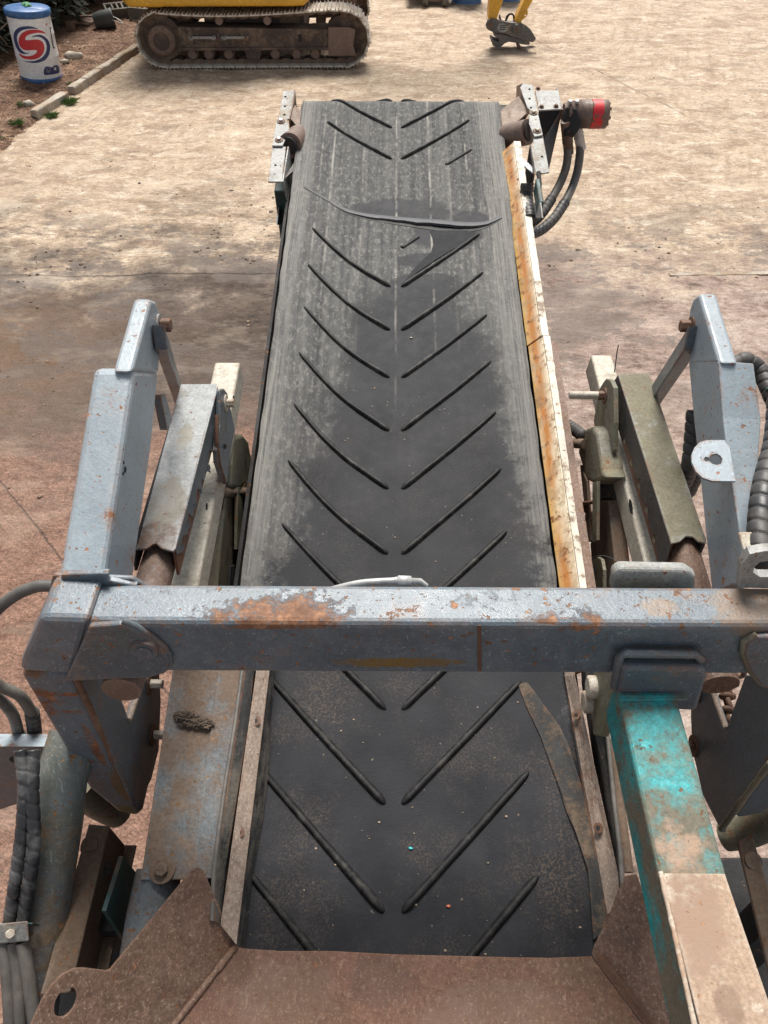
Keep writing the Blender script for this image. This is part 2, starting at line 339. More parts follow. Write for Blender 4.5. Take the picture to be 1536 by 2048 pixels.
# pale run lines worn along the belt near the head
for uu, a in ((.0, .6), (.155, .7), (.33, .6), (-.155, .35), (-.30, .6), (-.355, .45), (.245, .25), (.415, .4)):
    ln = s.rng(s.math('ABSOLUTE', s.math('SUBTRACT', s.math('ADD', u, s.math('MULTIPLY', s.math('SUBTRACT', s.noise(3), .5), .012)), uu)), .0065, .002)
    ln = s.math('MULTIPLY', ln, s.rng(s.noise(1., 5, .75, sc=(9, 4.5, 1), loc=(uu * 50, 0, 0)), .44, .60))
    col = s.mix(s.math('MULTIPLY', s.math('MULTIPLY', ln, a), s.rng(v, 1.5 if uu == 0 else 1.8, 2.6)), col, (.40, .385, .34))
# brown grit film and spatters low on the belt
g1 = s.math('MULTIPLY', s.rng(s.noise(4.2, 8, .74, loc=(3, 1, 0)), .47, .66), s.rng(grit, .47, .60)); low = s.rng(v, 1.9, .6)
col = s.mix(s.math('MULTIPLY', s.math('MULTIPLY', g1, low), .34), col, (.20, .145, .105))
sp = s.rng(s.voro(34), .12, .07); spm = s.math('MULTIPLY', sp, s.rng(s.noise(9, 3, .5, loc=(8, 0, 0)), .52, .6))
col = s.mix(s.math('MULTIPLY', spm, .55), col, (.26, .22, .17))
rg = s.math('ADD', s.rng(dry, 0, 1, .62, .85), s.math('MULTIPLY', s.math('SUBTRACT', bn2, .5), .35), clamp=True)
hgt = s.math('ADD', s.math('ADD', s.math('MULTIPLY', grit, .35), s.math('MULTIPLY', long2, .3)), s.math('MULTIPLY', bn2, .5))
M['belt'] = s.fin(col, rg, 0, hgt, .45, .005, spec=.16)
M['rib'] = M['belt'].copy(); M['rib'].name = 'rib_rubber'
s = N('rib_black'); f = s.noise(30, 6, .7); f2 = s.noise(9, 7, .75); M['rib'] = s.fin(s.mix(s.math('MULTIPLY', s.rng(f2, .48, .66), s.math('MULTIPLY', s.rng(f, .42, .62), .45)), s.mix(s.rng(f, .45, .75), (.012, .012, .013), (.036, .035, .034)), (.13, .12, .105)), .6, 0, f, .3, .003, spec=.25)
M['flap'] = simple('flap_rubber', (.022, .023, .027), .3, .75, 20, .2); M['flap'].node_tree.nodes['Principled BSDF'].inputs['Specular IOR Level'].default_value = .2

# white rail strip: cream paint with orange rust bleeding along its middle
s = N('yellowed_rail'); x = s.xyz(); n1 = s.noise(1., 7, .7, sc=(7, 2.2, 7)); n2 = s.noise(26, 8, .72)
q = s.rng(x[0], .503, .553)
mid = s.math('MULTIPLY', s.rng(s.math('ABSOLUTE', s.math('SUBTRACT', q, .52)), .52, .08), s.rng(n1, .30, .50))
c = s.mix(s.rng(q, .1, .75), (.66, .44, .13), (.72, .64, .48)); c = s.mix(mid, c, (.46, .185, .045))
c = s.mix(s.rng(n2, .53, .62), c, (.20, .085, .03)); c = s.mix(s.math('MULTIPLY', s.rng(s.noise(11, 8, .75), .50, .58), .6), c, (.36, .25, .14)); c = s.mix(s.math('MULTIPLY', s.rng(n1, .55, .7), .5), c, (.72, .66, .52))
M['rail'] = s.fin(c, .55, 0, n2, .3, .004)
s = N('chipped_white'); n2 = s.noise(30, 8, .75); n1 = s.noise(6, 6, .7)
c = s.mix(s.rng(n1, .35, .7), (.66, .62, .54), (.50, .45, .36)); c = s.mix(s.rng(s.math('ADD', s.math('MULTIPLY', n2, .6), s.math('MULTIPLY', n1, .4)), .52, .57), c, (.20, .13, .08))
M['railtop'] = s.fin(c, .6, 0, n2, .5, .006)

# ------------------------------------------------------------ ground
s = N('yard_ground'); x = s.xyz(); X, Y = x[0], x[1]
nb = s.noise(.55, 8, .62); nm = s.noise(2.2, 9, .68); ns = s.noise(11, 8, .72, sc=(.7, 1.2, 1)); nf = s.noise(70, 6, .7)
nq = s.noise(30, 6, .75, sc=(.6, 1.1, 1)); sand = s.ramp(s.math('ADD', s.math('ADD', s.math('MULTIPLY', nm, .42), s.math('MULTIPLY', nb, .26)), s.math('ADD', s.math('MULTIPLY', ns, .18), s.math('MULTIPLY', nq, .14))), (.395, (.15, .10, .065)), (.445, (.30, .21, .14)), (.49, (.44, .33, .23)), (.54, (.54, .43, .315)), (.60, (.70, .60, .47)))
sand = s.mix(s.math('MULTIPLY', s.rng(nb, .52, .68), .5), sand, (.35, .255, .165))
sand = s.mix(.55, sand, (.54, .43, .32))
k1 = s.rng(s.noise(1., 9, .76, sc=(1.9, 3.0, 1), loc=(5, 0, 0)), .50, .575); sand = s.mix(s.math('MULTIPLY', k1, .62), sand, (.27, .185, .12))
k2 = s.rng(s.noise(1., 8, .8, sc=(8, 11, 1), loc=(1, 4, 0)), .525, .60); sand = s.mix(s.math('MULTIPLY', k2, .55), sand, (.24, .165, .11))
k3 = s.rng(s.noise(1., 8, .78, sc=(4, 6, 1), loc=(9, 4, 0)), .53, .61); sand = s.mix(s.math('MULTIPLY', k3, .7), sand, (.72, .64, .52))
k4 = s.rng(s.noise(26, 4, .7), .60, .66); sand = s.mix(s.math('MULTIPLY', k4, .5), sand, (.20, .14, .095))
cr = s.rng(s.noise(1., 7, .74, sc=(1.6, 3.4, 1), dist=1.2), .485, .5); cr2 = s.rng(s.noise(1., 7, .74, sc=(1.6, 3.4, 1), dist=1.2), .515, .5)
sand = s.mix(s.math('MULTIPLY', s.math('MULTIPLY', cr, cr2), .45), sand, (.19, .125, .075))
tread = s.math('MULTIPLY', s.rng(s.noise(1., 4, .6, sc=(9, .9, 1), rot=(0, 0, .25)), .53, .6), s.rng(nb, .47, .56))
sand = s.mix(s.math('MULTIPLY', tread, .4), sand, (.28, .20, .13))
yy = s.math('ADD', Y, s.math('MULTIPLY', s.math('SUBTRACT', nm, .5), 3.2)); yy = s.math('ADD', yy, s.math('MULTIPLY', s.math('SUBTRACT', nb, .5), 3.))
near = s.rng(yy, 7.6, 6.3)
xx = s.math('ADD', X, s.math('MULTIPLY', s.math('SUBTRACT', nb, .5), 3.))
lft = s.rng(xx, .9, -.5)
pinkb = s.ramp(s.math('ADD', s.math('MULTIPLY', nm, .5), s.math('MULTIPLY', ns, .5)), (.38, (.11, .075, .06)), (.46, (.26, .185, .15)), (.53, (.37, .28, .235)), (.62, (.50, .41, .36)))
brown = s.ramp(s.math('ADD', s.math('MULTIPLY', nm, .55), s.math('MULTIPLY', ns, .45)), (.38, (.045, .032, .026)), (.45, (.125, .085, .062)), (.55, (.175, .122, .092)), (.65, (.27, .20, .16)))
brown = s.mix(1., brown, (.80, .78, .76), 'MULTIPLY'); ncol = s.mix(lft, pinkb, brown)
orange = s.math('MULTIPLY', s.blob((-3.6, 5.2, 0), (1.5, 1.2, 2), .8, .5, 1.5), .55); ncol = s.mix(orange, ncol, (.26, .14, .065))
red = s.math('MULTIPLY', s.rng(yy, 4.9, 3.7), s.rng(xx, .6, -.9)); red2 = s.mix(s.rng(s.math('ADD', s.math('MULTIPLY', ns, .5), s.math('MULTIPLY', nf, .5)), .38, .62), (.19, .095, .065), (.45, .275, .205))
ncol = s.mix(s.math('MULTIPLY', red, .9), ncol, s.mix(1., red2, (1.15, 1.12, 1.1), 'MULTIPLY'))
mudp = s.math('MULTIPLY', s.rng(s.math('ADD', s.math('MULTIPLY', s.noise(1., 8, .7, sc=(.8, 1.5, 1), loc=(4, 2, 0)), .6), s.math('MULTIPLY', ns, .4)), .50, .56), s.math('MULTIPLY', s.rng(Y, 5., 6.2), s.rng(Y, 9.4, 7.2)))
sand = s.mix(1., sand, (.90, .885, .88), 'MULTIPLY'); ncol = s.mix(1., ncol, s.mix(lft, (.92, .92, .92), (.60, .59, .58)), 'MULTIPLY'); col = s.mix(near, sand, ncol)
col = s.mix(s.math('MULTIPLY', s.math('MULTIPLY', mudp, s.rng(X, 3.5, -.3)), .75), col, (.085, .062, .048))
# slab joints
def line(p, q, wd):
    p, q = Vector(p), Vector(q); d = (q - p).normalized(); nx, ny = -d.y, d.x
    e = s.math('ADD', s.math('ADD', s.math('MULTIPLY', X, nx), s.math('MULTIPLY', Y, ny)), -(p.x * nx + p.y * ny) + 0.)
    e = s.math('ADD', e, s.math('MULTIPLY', s.math('SUBTRACT', ns, .5), .05))
    return s.rng(s.math('ABSOLUTE', e), wd, wd * .4)
jl = s.math('MULTIPLY', line(onG(0, 552), onG(580, 548), .022), s.rng(X, 0.2, -.2))
jl = s.math('MAXIMUM', jl, s.math('MULTIPLY', line(onG(0, 962), onG(118, 1112), .008), s.rng(Y, 4.6, 3.9)))
jl = s.math('MAXIMUM', jl, s.math('MULTIPLY', s.math('MULTIPLY', line(onG(1100, 95), onG(1290, 190), .018), s.rng(nm, .45, .55)), s.rng(Y, 10.2, 11.2)))
col = s.mix(s.math('MULTIPLY', jl, .6), col, (.07, .05, .038))
fl = s.rng(s.math('ADD', s.math('MULTIPLY', nf, .6), s.math('MULTIPLY', nq, .4)), .36, .64, .60, 1.38); col = s.mix(1., col, fl, 'MULTIPLY')
pb = s.math('MULTIPLY', s.rng(s.voro(26), .13, .09), s.rng(s.noise(1.4, 4, .6, loc=(7, 7, 0)), .5, .62)); col = s.mix(s.math('MULTIPLY', pb, .55), col, (.12, .085, .06))
hg = s.math('ADD', s.math('MULTIPLY', nm, .9), s.math('ADD', s.math('MULTIPLY', ns, .7), s.math('MULTIPLY', nf, .22)))
hg = s.math('SUBTRACT', hg, s.math('MULTIPLY', jl, .5))
wetg = s.math('MULTIPLY', s.math('MULTIPLY', near, lft), s.rng(nb, .42, .6))
wp = s.rng(s.math('ADD', s.math('MULTIPLY', s.noise(.9, 8, .68, loc=(1, 6, 0), sc=(1, 1.7, 1)), .75), s.math('MULTIPLY', ns, .25)), .515, .535); wp = s.math('MULTIPLY', wp, s.math('MULTIPLY', s.rng(Y, 4.2, 5.2), s.rng(Y, 8.6, 7.2)))
col = s.mix(s.math('MULTIPLY', wp, .6), col, (.075, .052, .040))
st_ = s.rng(s.noise(1.5, 7, .7, loc=(11, 3, 0), sc=(1, 1.6, 1)), .585, .61); col = s.mix(s.math('MULTIPLY', st_, .38), col, (.16, .125, .095))
pale = s.rng(s.noise(1.1, 7, .66, loc=(2, 13, 0), sc=(1, 1.8, 1)), .55, .62); col = s.mix(s.math('MULTIPLY', s.math('MULTIPLY', pale, s.rng(near, 1, 0, .15, .5)), .75), col, (.58, .49, .38))
M['ground'] = s.fin(col, s.math('SUBTRACT', s.rng(wetg, 0, 1, .9, .6), s.math('MULTIPLY', wp, .25), clamp=True), 0, hg, .7, .05)
s = N('litter_soil'); ns = s.noise(9, 9, .75); nf = s.noise(60, 6, .7); nb = s.noise(1.2, 6, .6)
c = s.ramp(s.math('ADD', s.math('MULTIPLY', ns, .6), s.math('MULTIPLY', nf, .4)), (.40, (.035, .019, .012)), (.48, (.125, .064, .038)), (.55, (.21, .115, .072)), (.63, (.38, .26, .18)))
M['litter'] = s.fin(s.mix(s.math('MULTIPLY', s.rng(nb, .5, .7), .5), c, (.24, .17, .12)), .95, 0, s.math('ADD', ns, s.math('MULTIPLY', nf, .5)), .9, .04)

def grid_axis(lo, hi, fine_lo, fine_hi, step):
    a = []; p = fine_lo
    while p < fine_hi: a.append(p); p += step
    a.append(fine_hi); st = step * 2; p = fine_hi
    while p < hi: p += st; st *= 1.5; a.append(min(p, hi))
    st = step * 2; p = fine_lo
    while p > lo: p -= st; st *= 1.5; a.insert(0, max(p, lo))
    return a
gx = grid_axis(-400, 400, -7, 9, .075); gy = grid_axis(-150, 700, 1.5, 17, .075)
def gh(x, y):
    p = Vector((x * .9, y * .9, 0)); h = .022 * mnoise.noise(p) + .013 * mnoise.noise(p * 3.1) + .010 * mnoise.noise(p * 8.3 + Vector((3, 1, 0)))
    return h * (1 if abs(x) < 12 and y < 20 else 0)
verts = [(x, y, gh(x, y)) for y in gy for x in gx]; nx = len(gx)
faces = [(j * nx + i, j * nx + i + 1, (j + 1) * nx + i + 1, (j + 1) * nx + i) for j in range(len(gy) - 1) for i in range(nx - 1)]
g = MBu().add(verts, faces, True); ground = obj('ground', g, M['ground']); tag(ground, kind='structure')

# ------------------------------------------------------------ the machine with its conveyor
mroot_loc = O + Vd * .9; mroot_loc.z = 0
mach = thing('conveyor_machine', mroot_loc, 'grey crushing machine with long black chevron belt conveyor, rusty cross beam and folding arms', 'conveyor')
MLOC = mach.matrix_world.inverted() @ MB4
def part(name, mb, mat, parent=None, bev=0., seg=2, label=None):
    return obj(name, mb, M[mat] if isinstance(mat, str) else mat, parent or mach, bev, seg, 35, None if parent else MLOC, label)
def inst(src, parent, off=(0, 0, 0), rot=None):
    o = src.copy(); m4 = Matrix.Translation(off) if rot is None else rot
    link(o, parent, m4); return o

# belt -----------------------------------------------------------
V0, VD, DR, TH = -.42, 3.67, .15, .012
def blend(v): return max(0., min(1., (3.35 - v) / 1.1))
def smooth(t): return t * t * (3 - 2 * t)
UL1, UL2 = PW(490, 1100, .075).x, PW(603, 215, 0).x
UR1, UR2 = PW(1113, 1170, .02).x, PW(1000, 215, 0).x
def wing(u, v):
    k = smooth(blend(v))
    if u < -.10: return k * .075 * min(1.4, ((-u - .10) / (-UL1 - .10))) ** 1.7
    if u > .2: return k * .02 * ((u - .2) / (UR1 - .2)) ** 1.6
    return 0.
def uedge(v):
    t = 1 - smooth(blend(v)); return UL1 + (UL2 - UL1) * t, UR1 + (UR2 - UR1) * t
def Bp(u, s, h=0.):
    if s <= VD: return Vector((u, s, wing(u, s) + h))
    a = (s - VD) / DR
    if a < math.pi: return Vector((u, VD + (DR + h) * math.sin(a), -DR + (DR + h) * math.cos(a)))
    return Vector((u, VD - (a - math.pi) * DR, -2 * DR - h))
NU = 44; ss = [V0 + (VD - V0) * i / 210 for i in range(211)] + [VD + DR * math.pi * i / 26 for i in range(1, 27)] + [VD + DR * math.pi + d for d in (.4, 1.2, 2.4, 3.6)]
vs = []
for sq in ss:
    l, r_ = uedge(min(sq, VD))
    jag = .004 * mnoise.noise(Vector((sq * 9, 2, 0))); jag2 = .004 * mnoise.noise(Vector((sq * 9, 7, 0)))
    for i in range(NU + 1):
        u_ = l + jag + (r_ + jag2 - l - jag) * i / NU
        ripple = .0016 * mnoise.noise(Vector((u_ * 5, sq * 3, 0)))
        vs.append(Bp(u_, sq, ripple))
fs = [(j * (NU + 1) + i, j * (NU + 1) + i + 1, (j + 1) * (NU + 1) + i + 1, (j + 1) * (NU + 1) + i) for j in range(len(ss) - 1) for i in range(NU)]
belt = part('belt', MBu().add(vs, fs, True), 'belt', label='black chevron rubber belt, dusty grey near the head and wet in the middle')
sm = belt.modifiers.new('thickness', 'SOLIDIFY'); sm.thickness = TH; sm.offset = -1
# chevron ribs: rounded bars at 45 degrees, ends tapered
def rib(side, s0, a=.022, b=.361, height=.013, width=.0096, taper=True, bow=.05):
    n = 26; rings = []
    for i in range(n + 1):
        t = .5 - .5 * math.cos(math.pi * i / n); q = a + (b - a) * t; u_ = side * q; sv = s0 + (q - a) - (bow if side < 0 else bow * .2) * math.sin(math.pi * min(1, t * 1.0)) ** 1.2 * (.6 + .6 * t)
        k = 1.
        if taper: k = min(1., (t / .05) ** .5 if t < .05 else 1., ((1 - t) / .045) ** .5 if t > .955 else 1.)
        k = max(k, .12); hh = height * k * (1 - .25 * t); ww = width * (.15 + .85 * k) * (1 - .22 * t)
        ring = []
        for (cu, ch) in ((-1.4, -.06), (-.95, .2), (-.74, .72), (-.42, .96), (.42, .96), (.74, .72), (.95, .2), (1.4, -.06)):
            du = cu * ww * .7071; jn = 1 + (.22 * mnoise.noise(Vector((q * 40, s0 * 9 + side, cu * 1.5))) if ch > .5 else 0); ring.append(Bp(u_ + side * du, sv - du, ch * hh * jn))
        rings.append(ring)
    mb_ = MBu().loft(rings); mb_.sm = [True] * len(mb_.f); return mb_
pitch = .254
for n_ in range(-1, 10):
    s0 = n_ * pitch; bw_ = .028 * smooth(max(0, min(1, (s0 - .55) / .6)))
    part('rib', rib(-1, s0, bow=bw_), 'rib', belt); part('rib', rib(1, s0, bow=bw_ * .6), 'rib', belt)
part('rib', rib(1, 9.98 * pitch, .022, .10, .008, bow=0), 'rib', belt)
part('rib', rib(1, 11.57 * pitch + .21, .232, .361, .007, .009, bow=0), 'rib', belt)
for n_ in (12.57, 13.62, 14.66):
    part('rib', rib(1, n_ * pitch, .022, .365), 'rib', belt); part('rib', rib(-1, n_ * pitch, .022, .345, bow=.015), 'rib', belt)
for n_ in (15.7, 16.75):
    part('rib', rib(1, n_ * pitch), 'rib', belt); part('rib', rib(-1, n_ * pitch), 'rib', belt)
# splice: a lapped lip across the belt
lip = [PW(x, y, 0) for x, y in ((608, 383), (650, 405), (700, 430), (780, 443), (860, 452), (930, 458), (972, 455), (1003, 441))]
lip = [Vector((p.x, p.y, 0)) for p in spline(lip, 6)]; rings = []
for i, p in enumerate(lip):
    t = i / (len(lip) - 1); h = .003 + .012 * max(0, 1 - abs(t - .62) / .42); bk = .018 + .034 * max(0, 1 - abs(t - .62) / .5)
    wv = wing(p.x, p.y); wb = wing(p.x, p.y + bk)
    j = .006 * mnoise.noise(Vector((p.x * 16, 1, 0))) + .003 * mnoise.noise(Vector((p.x * 60, 3, 0)))
    rings.append([Vector((p.x, p.y + j, wv + h * .35)), Vector((p.x, p.y + j + .003, wv + h)), Vector((p.x, p.y + bk * .5, wv + h * .75)), Vector((p.x, p.y + bk, wb + .0005)), Vector((p.x, p.y + bk, wb - .004)), Vector((p.x, p.y + j + .03, wv - .003))])
M['lip'] = simple('lip_rubber', (.060, .063, .070), .3, .6, 24, .2)
part('splice_flap', MBu().loft(rings), 'lip', belt)
lip_shadow = MBu()  # black strip laid on the belt, painting in the shadowed gap under the lip
lip_shadow.loft([[Vector((p.x, p.y - .030 * max(.12, 1 - abs(i / (len(lip) - 1) - .62) / .42), wing(p.x, p.y) + .0016)), Vector((p.x, p.y + .012, wing(p.x, p.y) + .0016)), Vector((p.x, p.y + .012, wing(p.x, p.y) + .0002))] for i, p in enumerate(lip)])
part('lip_shadow', lip_shadow, 'rib', belt)
patch = [(860, 462), (968, 462), (952, 478), (905, 500), (872, 520), (835, 545), (805, 568), (826, 540), (862, 505), (868, 485)]
part('rubber_patch', MBu().prism([PW(x, y, .0015) for x, y in patch], (0, 0, .003)), 'flap', belt)
# conveyor body under the belt ----------------------------------
for sgn, uu in ((-1, -.50), (1, .53)):
    fr = MBu(); fr.box((uu, V0, -.06), (uu + sgn * .012, 3.45, -.36)); fr.box((uu + sgn * .0125, V0, -.36), (uu + sgn * .07, 3.45, -.372))
    part('conveyor_frame', fr, 'dark')
part('head_drum', MBu().cyl((-.49, VD, -DR), (.57, VD, -DR), DR - TH - .002, seg=40), 'rib')
part('lagging', MBu().cyl((.525, VD + .005, -DR), (.585, VD + .005, -DR), DR - .02, seg=32), 'guard')
part('tail_drum', MBu().cyl((-.48, V0 + .05, -DR), (.52, V0 + .05, -DR), DR - TH - .004, seg=32), 'dark')
for v_ in (.4, 1.2, 2.0, 2.8):
    part('idler_roller', MBu().cyl((-.45, v_, -.075), (.49, v_, -.075), .05, seg=16), 'roller')

def ngon(c, n, r, h, sides=6, rot=0.):
    c = Vector(c); n = Vector(n).normalized(); a = n.orthogonal().normalized(); b = n.cross(a)
    return MBu().prism([c + (a * math.cos(rot + k * 2 * math.pi / sides) + b * math.sin(rot + k * 2 * math.pi / sides)) * r for k in range(sides)], n * h)
def bolt(parent, c, n, r=.012, mat='bolt', washer=1.9, h=None, wmat=None):
    c = Vector(c); n = Vector(n).normalized()
    wsh = MBu().ring(c, n, r * washer, r * .3, 18)
    b = obj('bolt', wsh, M[wmat or mat], parent, .0012, 1)
    obj('bolt_head', ngon(c + n * r * .3, n, r, h or r * .9), M[mat], parent, .0015, 1)
    return b
def csk(parent, c, n, r=.011):
    c = Vector(c); n = Vector(n).normalized(); mb = MBu().ring(c + n * .0005, n, r, .0015, 18)
    obj('screw', mb, M['bolt'], parent); obj('screw_socket', ngon(c + n * .0021, n, r * .45, .0008), M['dark'], parent)
Un, Vn, Wn = Vector((1, 0, 0)), Vector((0, 1, 0)), Vector((0, 0, 1))

# white edge rail on the right of the belt (two lengths) ---------
v_a, v_b, v_c = PU(1008, 288, .51).y, PU(1057, 690, .51).y, .62
for (va, vb, ex) in ((v_b + .004, v_a, 0), (v_c, v_b, .004)):
    st = part('edge_rail', MBu().prism([(.505 + ex, va, -.002), (.552 + ex, va, .050), (.560 + ex, va, .044), (.520 + ex, va, -.012)], (0, vb - va, 0)), 'rail', None, .002, label='cream edge rail with an orange rust band along the belt')
    n = 60; ring = []
    for i in range(n + 1):
        v_ = va + (vb - va) * i / n; j = .003 * mnoise.noise(Vector((v_ * 22, 5, ex * 50))); tw = .022 + .012 * max(0, (v_ - 1) / 2.4)
        ring.append([Vector((.5525 + ex, v_, .047)), Vector((.554 + ex, v_, .055 + j)), Vector((.553 + ex + tw + j, v_, .054)), Vector((.554 + ex + tw, v_, .02)), Vector((.553 + ex, v_, .02))])
    obj('rail_top', MBu().loft(ring), M['railtop'], st)
    fo = MBu().prism([(.56, va, .018), (.56, va, .024), (.575 + (.04 if ex else .01), va, .024), (.58 + (.04 if ex else .01), va, -.10), (.574 + (.04 if ex else .01), va, -.10), (.57 + (.035 if ex else .005), va, .018)], (0, vb - va, 0))
    obj('rail_flange', fo, M['rustplate'], st)
    nn = Vector((-.055, 0, .04)).normalized()
    for (py) in (300, 462, 655, 697, 947):
        pv = PU(1060, py, .53).y if py > 350 else v_a - .04
        if va < pv < vb: csk(st, Vector((.532 + ex, pv, .0225)) + nn * .0004, nn)

# head brackets --------------------------------------------------
def flatW(pts, w, th): return MBu().prism([PW(x, y, w) for x, y in pts], (0, 0, -th))
hw_ = .035
hb = part('head_bracket', flatW([(566, 184), (571, 180), (588, 180), (585, 205), (577, 238), (556, 238)], hw_, .008), 'steel', None, .002)
obj('bracket_plate', flatW([(553, 240), (556, 235), (574, 235), (579, 262), (565, 291), (544, 291)], hw_ + .010, .008), M['steel'], hb, .002)
obj('bracket_plate', flatW([(545, 293), (572, 293), (564, 363), (536, 363), (538, 350)], hw_, .008), M['steel'], hb, .002)
a0, a1, a2 = PW(588, 180, hw_), PW(585, 205, hw_), PW(577, 238, hw_)
obj('bracket_web', MBu().prism([a0, a1, a2, a2 + Vector((0, 0, -.10)), a0 + Vector((0, 0, -.14))], (.006, 0, 0)), M['rustplate'], hb)
w0, w1 = PW(575, 293, hw_), PW(564, 363, hw_)
obj('bracket_web', MBu().prism([w0, w1, w1 + Vector((.02, 0, -.2)), w0 + Vector((.02, 0, -.2))], (.006, 0, 0)), M['steel'], hb)
obj('gusset', MBu().prism([PW(569, 357, hw_ - .006), PW(563, 367, hw_ - .006), PW(596, 334, -.05), PW(594, 314, -.05)], (0, 0, -.006)), M['steel'], hb)
for p in ((562, 243), (558, 280)): bolt(hb, PW(*p, hw_ + .011), Wn, .010, 'zinc', 2.0, wmat='bolt')
for p in ((571, 194), (570, 213), (569, 230), (551, 331)):
    obj('slot', MBu().cyl(PW(*p, hw_ + .0005), PW(*p, hw_ + .001), .006, seg=10), M['dark'], hb)
# wing roller and its scraper strip on the left of the head
rl = part('wing_roller', MBu().cyl(PW(579, 291, .015), PW(604, 268, -.075), .057, seg=28), 'roller')
obj('roller_recess', MBu().cyl(PW(577.6, 292.2, .017), PW(579, 291, .0155), .040, seg=24), M['dark'], rl)
part('trough_strip', MBu().prism([PW(576, 232, .028), PW(590, 210, .028), PW(607, 228, -.012), PW(604, 262, -.012)], (0, 0, -.01)), 'strip')
# tail of the left bracket: clamp and hanging tab
tb = part('clamp_plate', MBu().prism([PU(558, 400, -.58), PU(571, 400, -.58), PU(575, 447, -.58), PU(552, 450, -.58)], (.006, 0, 0)), 'arm', None, .002)
obj('hole', MBu().cyl(PU(565, 420, -.5805), PU(565, 420, -.5815), .006, seg=10), M['pin'], tb)
part('clamp_block', MBu().box(PU(552, 382, -.58) + Vector((-.01, 0, 0)), PU(586, 402, -.58) + Vector((.09, 0, -.02))), 'tealdark', None, .006)
part('side_post', MBu().box(PU(574, 365, -.56), PU(585, 440, -.56) + Vector((.02, .0, 0))), 'dark')
# right head bracket, motor plate
hb = part('head_bracket', flatW([(1040, 175), (1046, 166), (1066, 170), (1074, 215), (1076, 222), (1062, 222), (1055, 215)], hw_ + .03, .008), 'steel', None, .002)
obj('bracket_plate', flatW([(1059, 223), (1075, 220), (1081, 248), (1086, 270), (1069, 273), (1058, 247)], hw_ + .04, .008), M['steel'], hb, .002)
obj('bracket_plate', flatW([(1068, 274), (1086, 272), (1099, 344), (1072, 348), (1063, 300)], hw_ + .03, .008), M['steel'], hb, .002)
a0, a1, a2 = PW(1046, 166, hw_ + .028), PW(1052, 195, hw_ + .028), PW(1059, 222, hw_ + .028)
obj('bracket_web', MBu().prism([a0, a1, a2, a2 + Vector((-.05, .03, -.14)), PW(1033, 172, -.05)], (.006, 0, 0)), M['rustplate'], hb)
obj('gusset', MBu().prism([PW(1042, 312, .05), PW(1069, 338, .055), PW(1068, 348, .05), PW(1041, 326, .045)], (0, 0, -.006)), M['arm'], hb)
w0, w1 = PW(1062, 290, hw_ + .028), PW(1070, 348, hw_ + .028)
obj('bracket_web', MBu().prism([w0, w1, w1 + Vector((0, .02, -.26)), w0 + Vector((0, 0, -.26))], (-.006, 0, 0)), M['dark'], hb)
for p in ((1067, 226), (1074, 262)): bolt(hb, PW(*p, hw_ + .041), Wn, .010, 'pin', 2.0, wmat='bolt')
for p in ((1059, 179), (1059, 198), (1062, 216), (1084, 314)):
    obj('slot', MBu().cyl(PW(*p, hw_ + .0305), PW(*p, hw_ + .031), .006, seg=10), M['dark'], hb)
rl = part('wing_roller', MBu().cyl(PW(1056, 264, .035), PW(1012, 274, -.03), .058, seg=28), 'roller')
obj('roller_recess', MBu().cyl(PW(1057.4, 263.7, .037), PW(1056, 264, .0355), .041, seg=24), M['dark'], rl)
part('trough_strip', MBu().prism([PW(1037, 192, .045), PW(1058, 222, .045), PW(1005, 268, -.012), PW(1000, 222, -.012)], (0, 0, -.01)), 'strip')
tp_ = [(1070, 181), (1117, 180), (1123, 218), (1078, 220)]
mp = part('motor_bracket', MBu().prism([PW(x, y, .03) for x, y in tp_], (0, 0, -.008)), 'steel', None, .002)
b0, b1 = PW(1078, 220, .022), PW(1123, 218, .022)
obj('bracket_front', MBu().prism([b0, b1, b1 + Vector((-.005, -.01, -.05)), b1 + Vector((-.11, -.05, -.17)), b1 + Vector((-.11, -.07, -.27)), b0 + Vector((-.0, -.07, -.27))], (0, .006, 0)), M['dark'], mp)
obj('bracket_side', MBu().prism([b1, b1 + Vector((-.005, .20, 0)), b1 + Vector((-.005, .20, -.25)), b1 + Vector((-.02, -.04, -.30)), b1 + Vector((-.09, -.06, -.17))], (.006, 0, 0)), M['paint'], mp)
fl = [b1, b1 + Vector((-.005, -.01, -.05)), b1 + Vector((-.11, -.05, -.17)), b1 + Vector((-.11, -.07, -.27))]
obj('bracket_lip', MBu().loft([[p + Vector((-.007, -.004, 0)), p + Vector((.007, -.004, 0)), p + Vector((.007, .012, 0)), p + Vector((-.007, .012, 0))] for p in fl]), M['bolt'], mp)
for p in ((1083, 214), (1112, 213), (1076, 178)): bolt(mp, PW(*p, .031), Wn, .009, 'bolt', 1.5)
# hydraulic drive motor
mc = PU(1128, 228, .80); mc = PW(1126, 228, -.005)
mo = part('drive_motor', MBu().tube([mc + Vector((d, 0, 0)) for d in (0, .02, .02, .075, .076, .135)], [.05, .055, .06, .06, .066, .066], 28), 'roller')
lb = N('red_label'); f = lb.noise(28, 7, .7); M['red'] = lb.fin(lb.mix(lb.rng(f, .54, .60), (.62, .02, .03), (.14, .09, .05)), .5, 0, f, .2, .003)
obj('label_band', MBu().cyl(mc + Vector((.137, 0, 0)), mc + Vector((.19, 0, 0)), .0675, seg=32), M['red'], mo)
obj('end_cover', MBu().tube([mc + Vector((d, 0, 0)) for d in (.19, .218, .222)], [.066, .066, .058], 28), M['roller'], mo)
for k in range(7):
    an = k * 2 * math.pi / 7 + .3; c = mc + Vector((.222, .046 * math.cos(an), .046 * math.sin(an)))
    obj('bolt_head', ngon(c, Un, .009, .008), M['bolt'], mo)
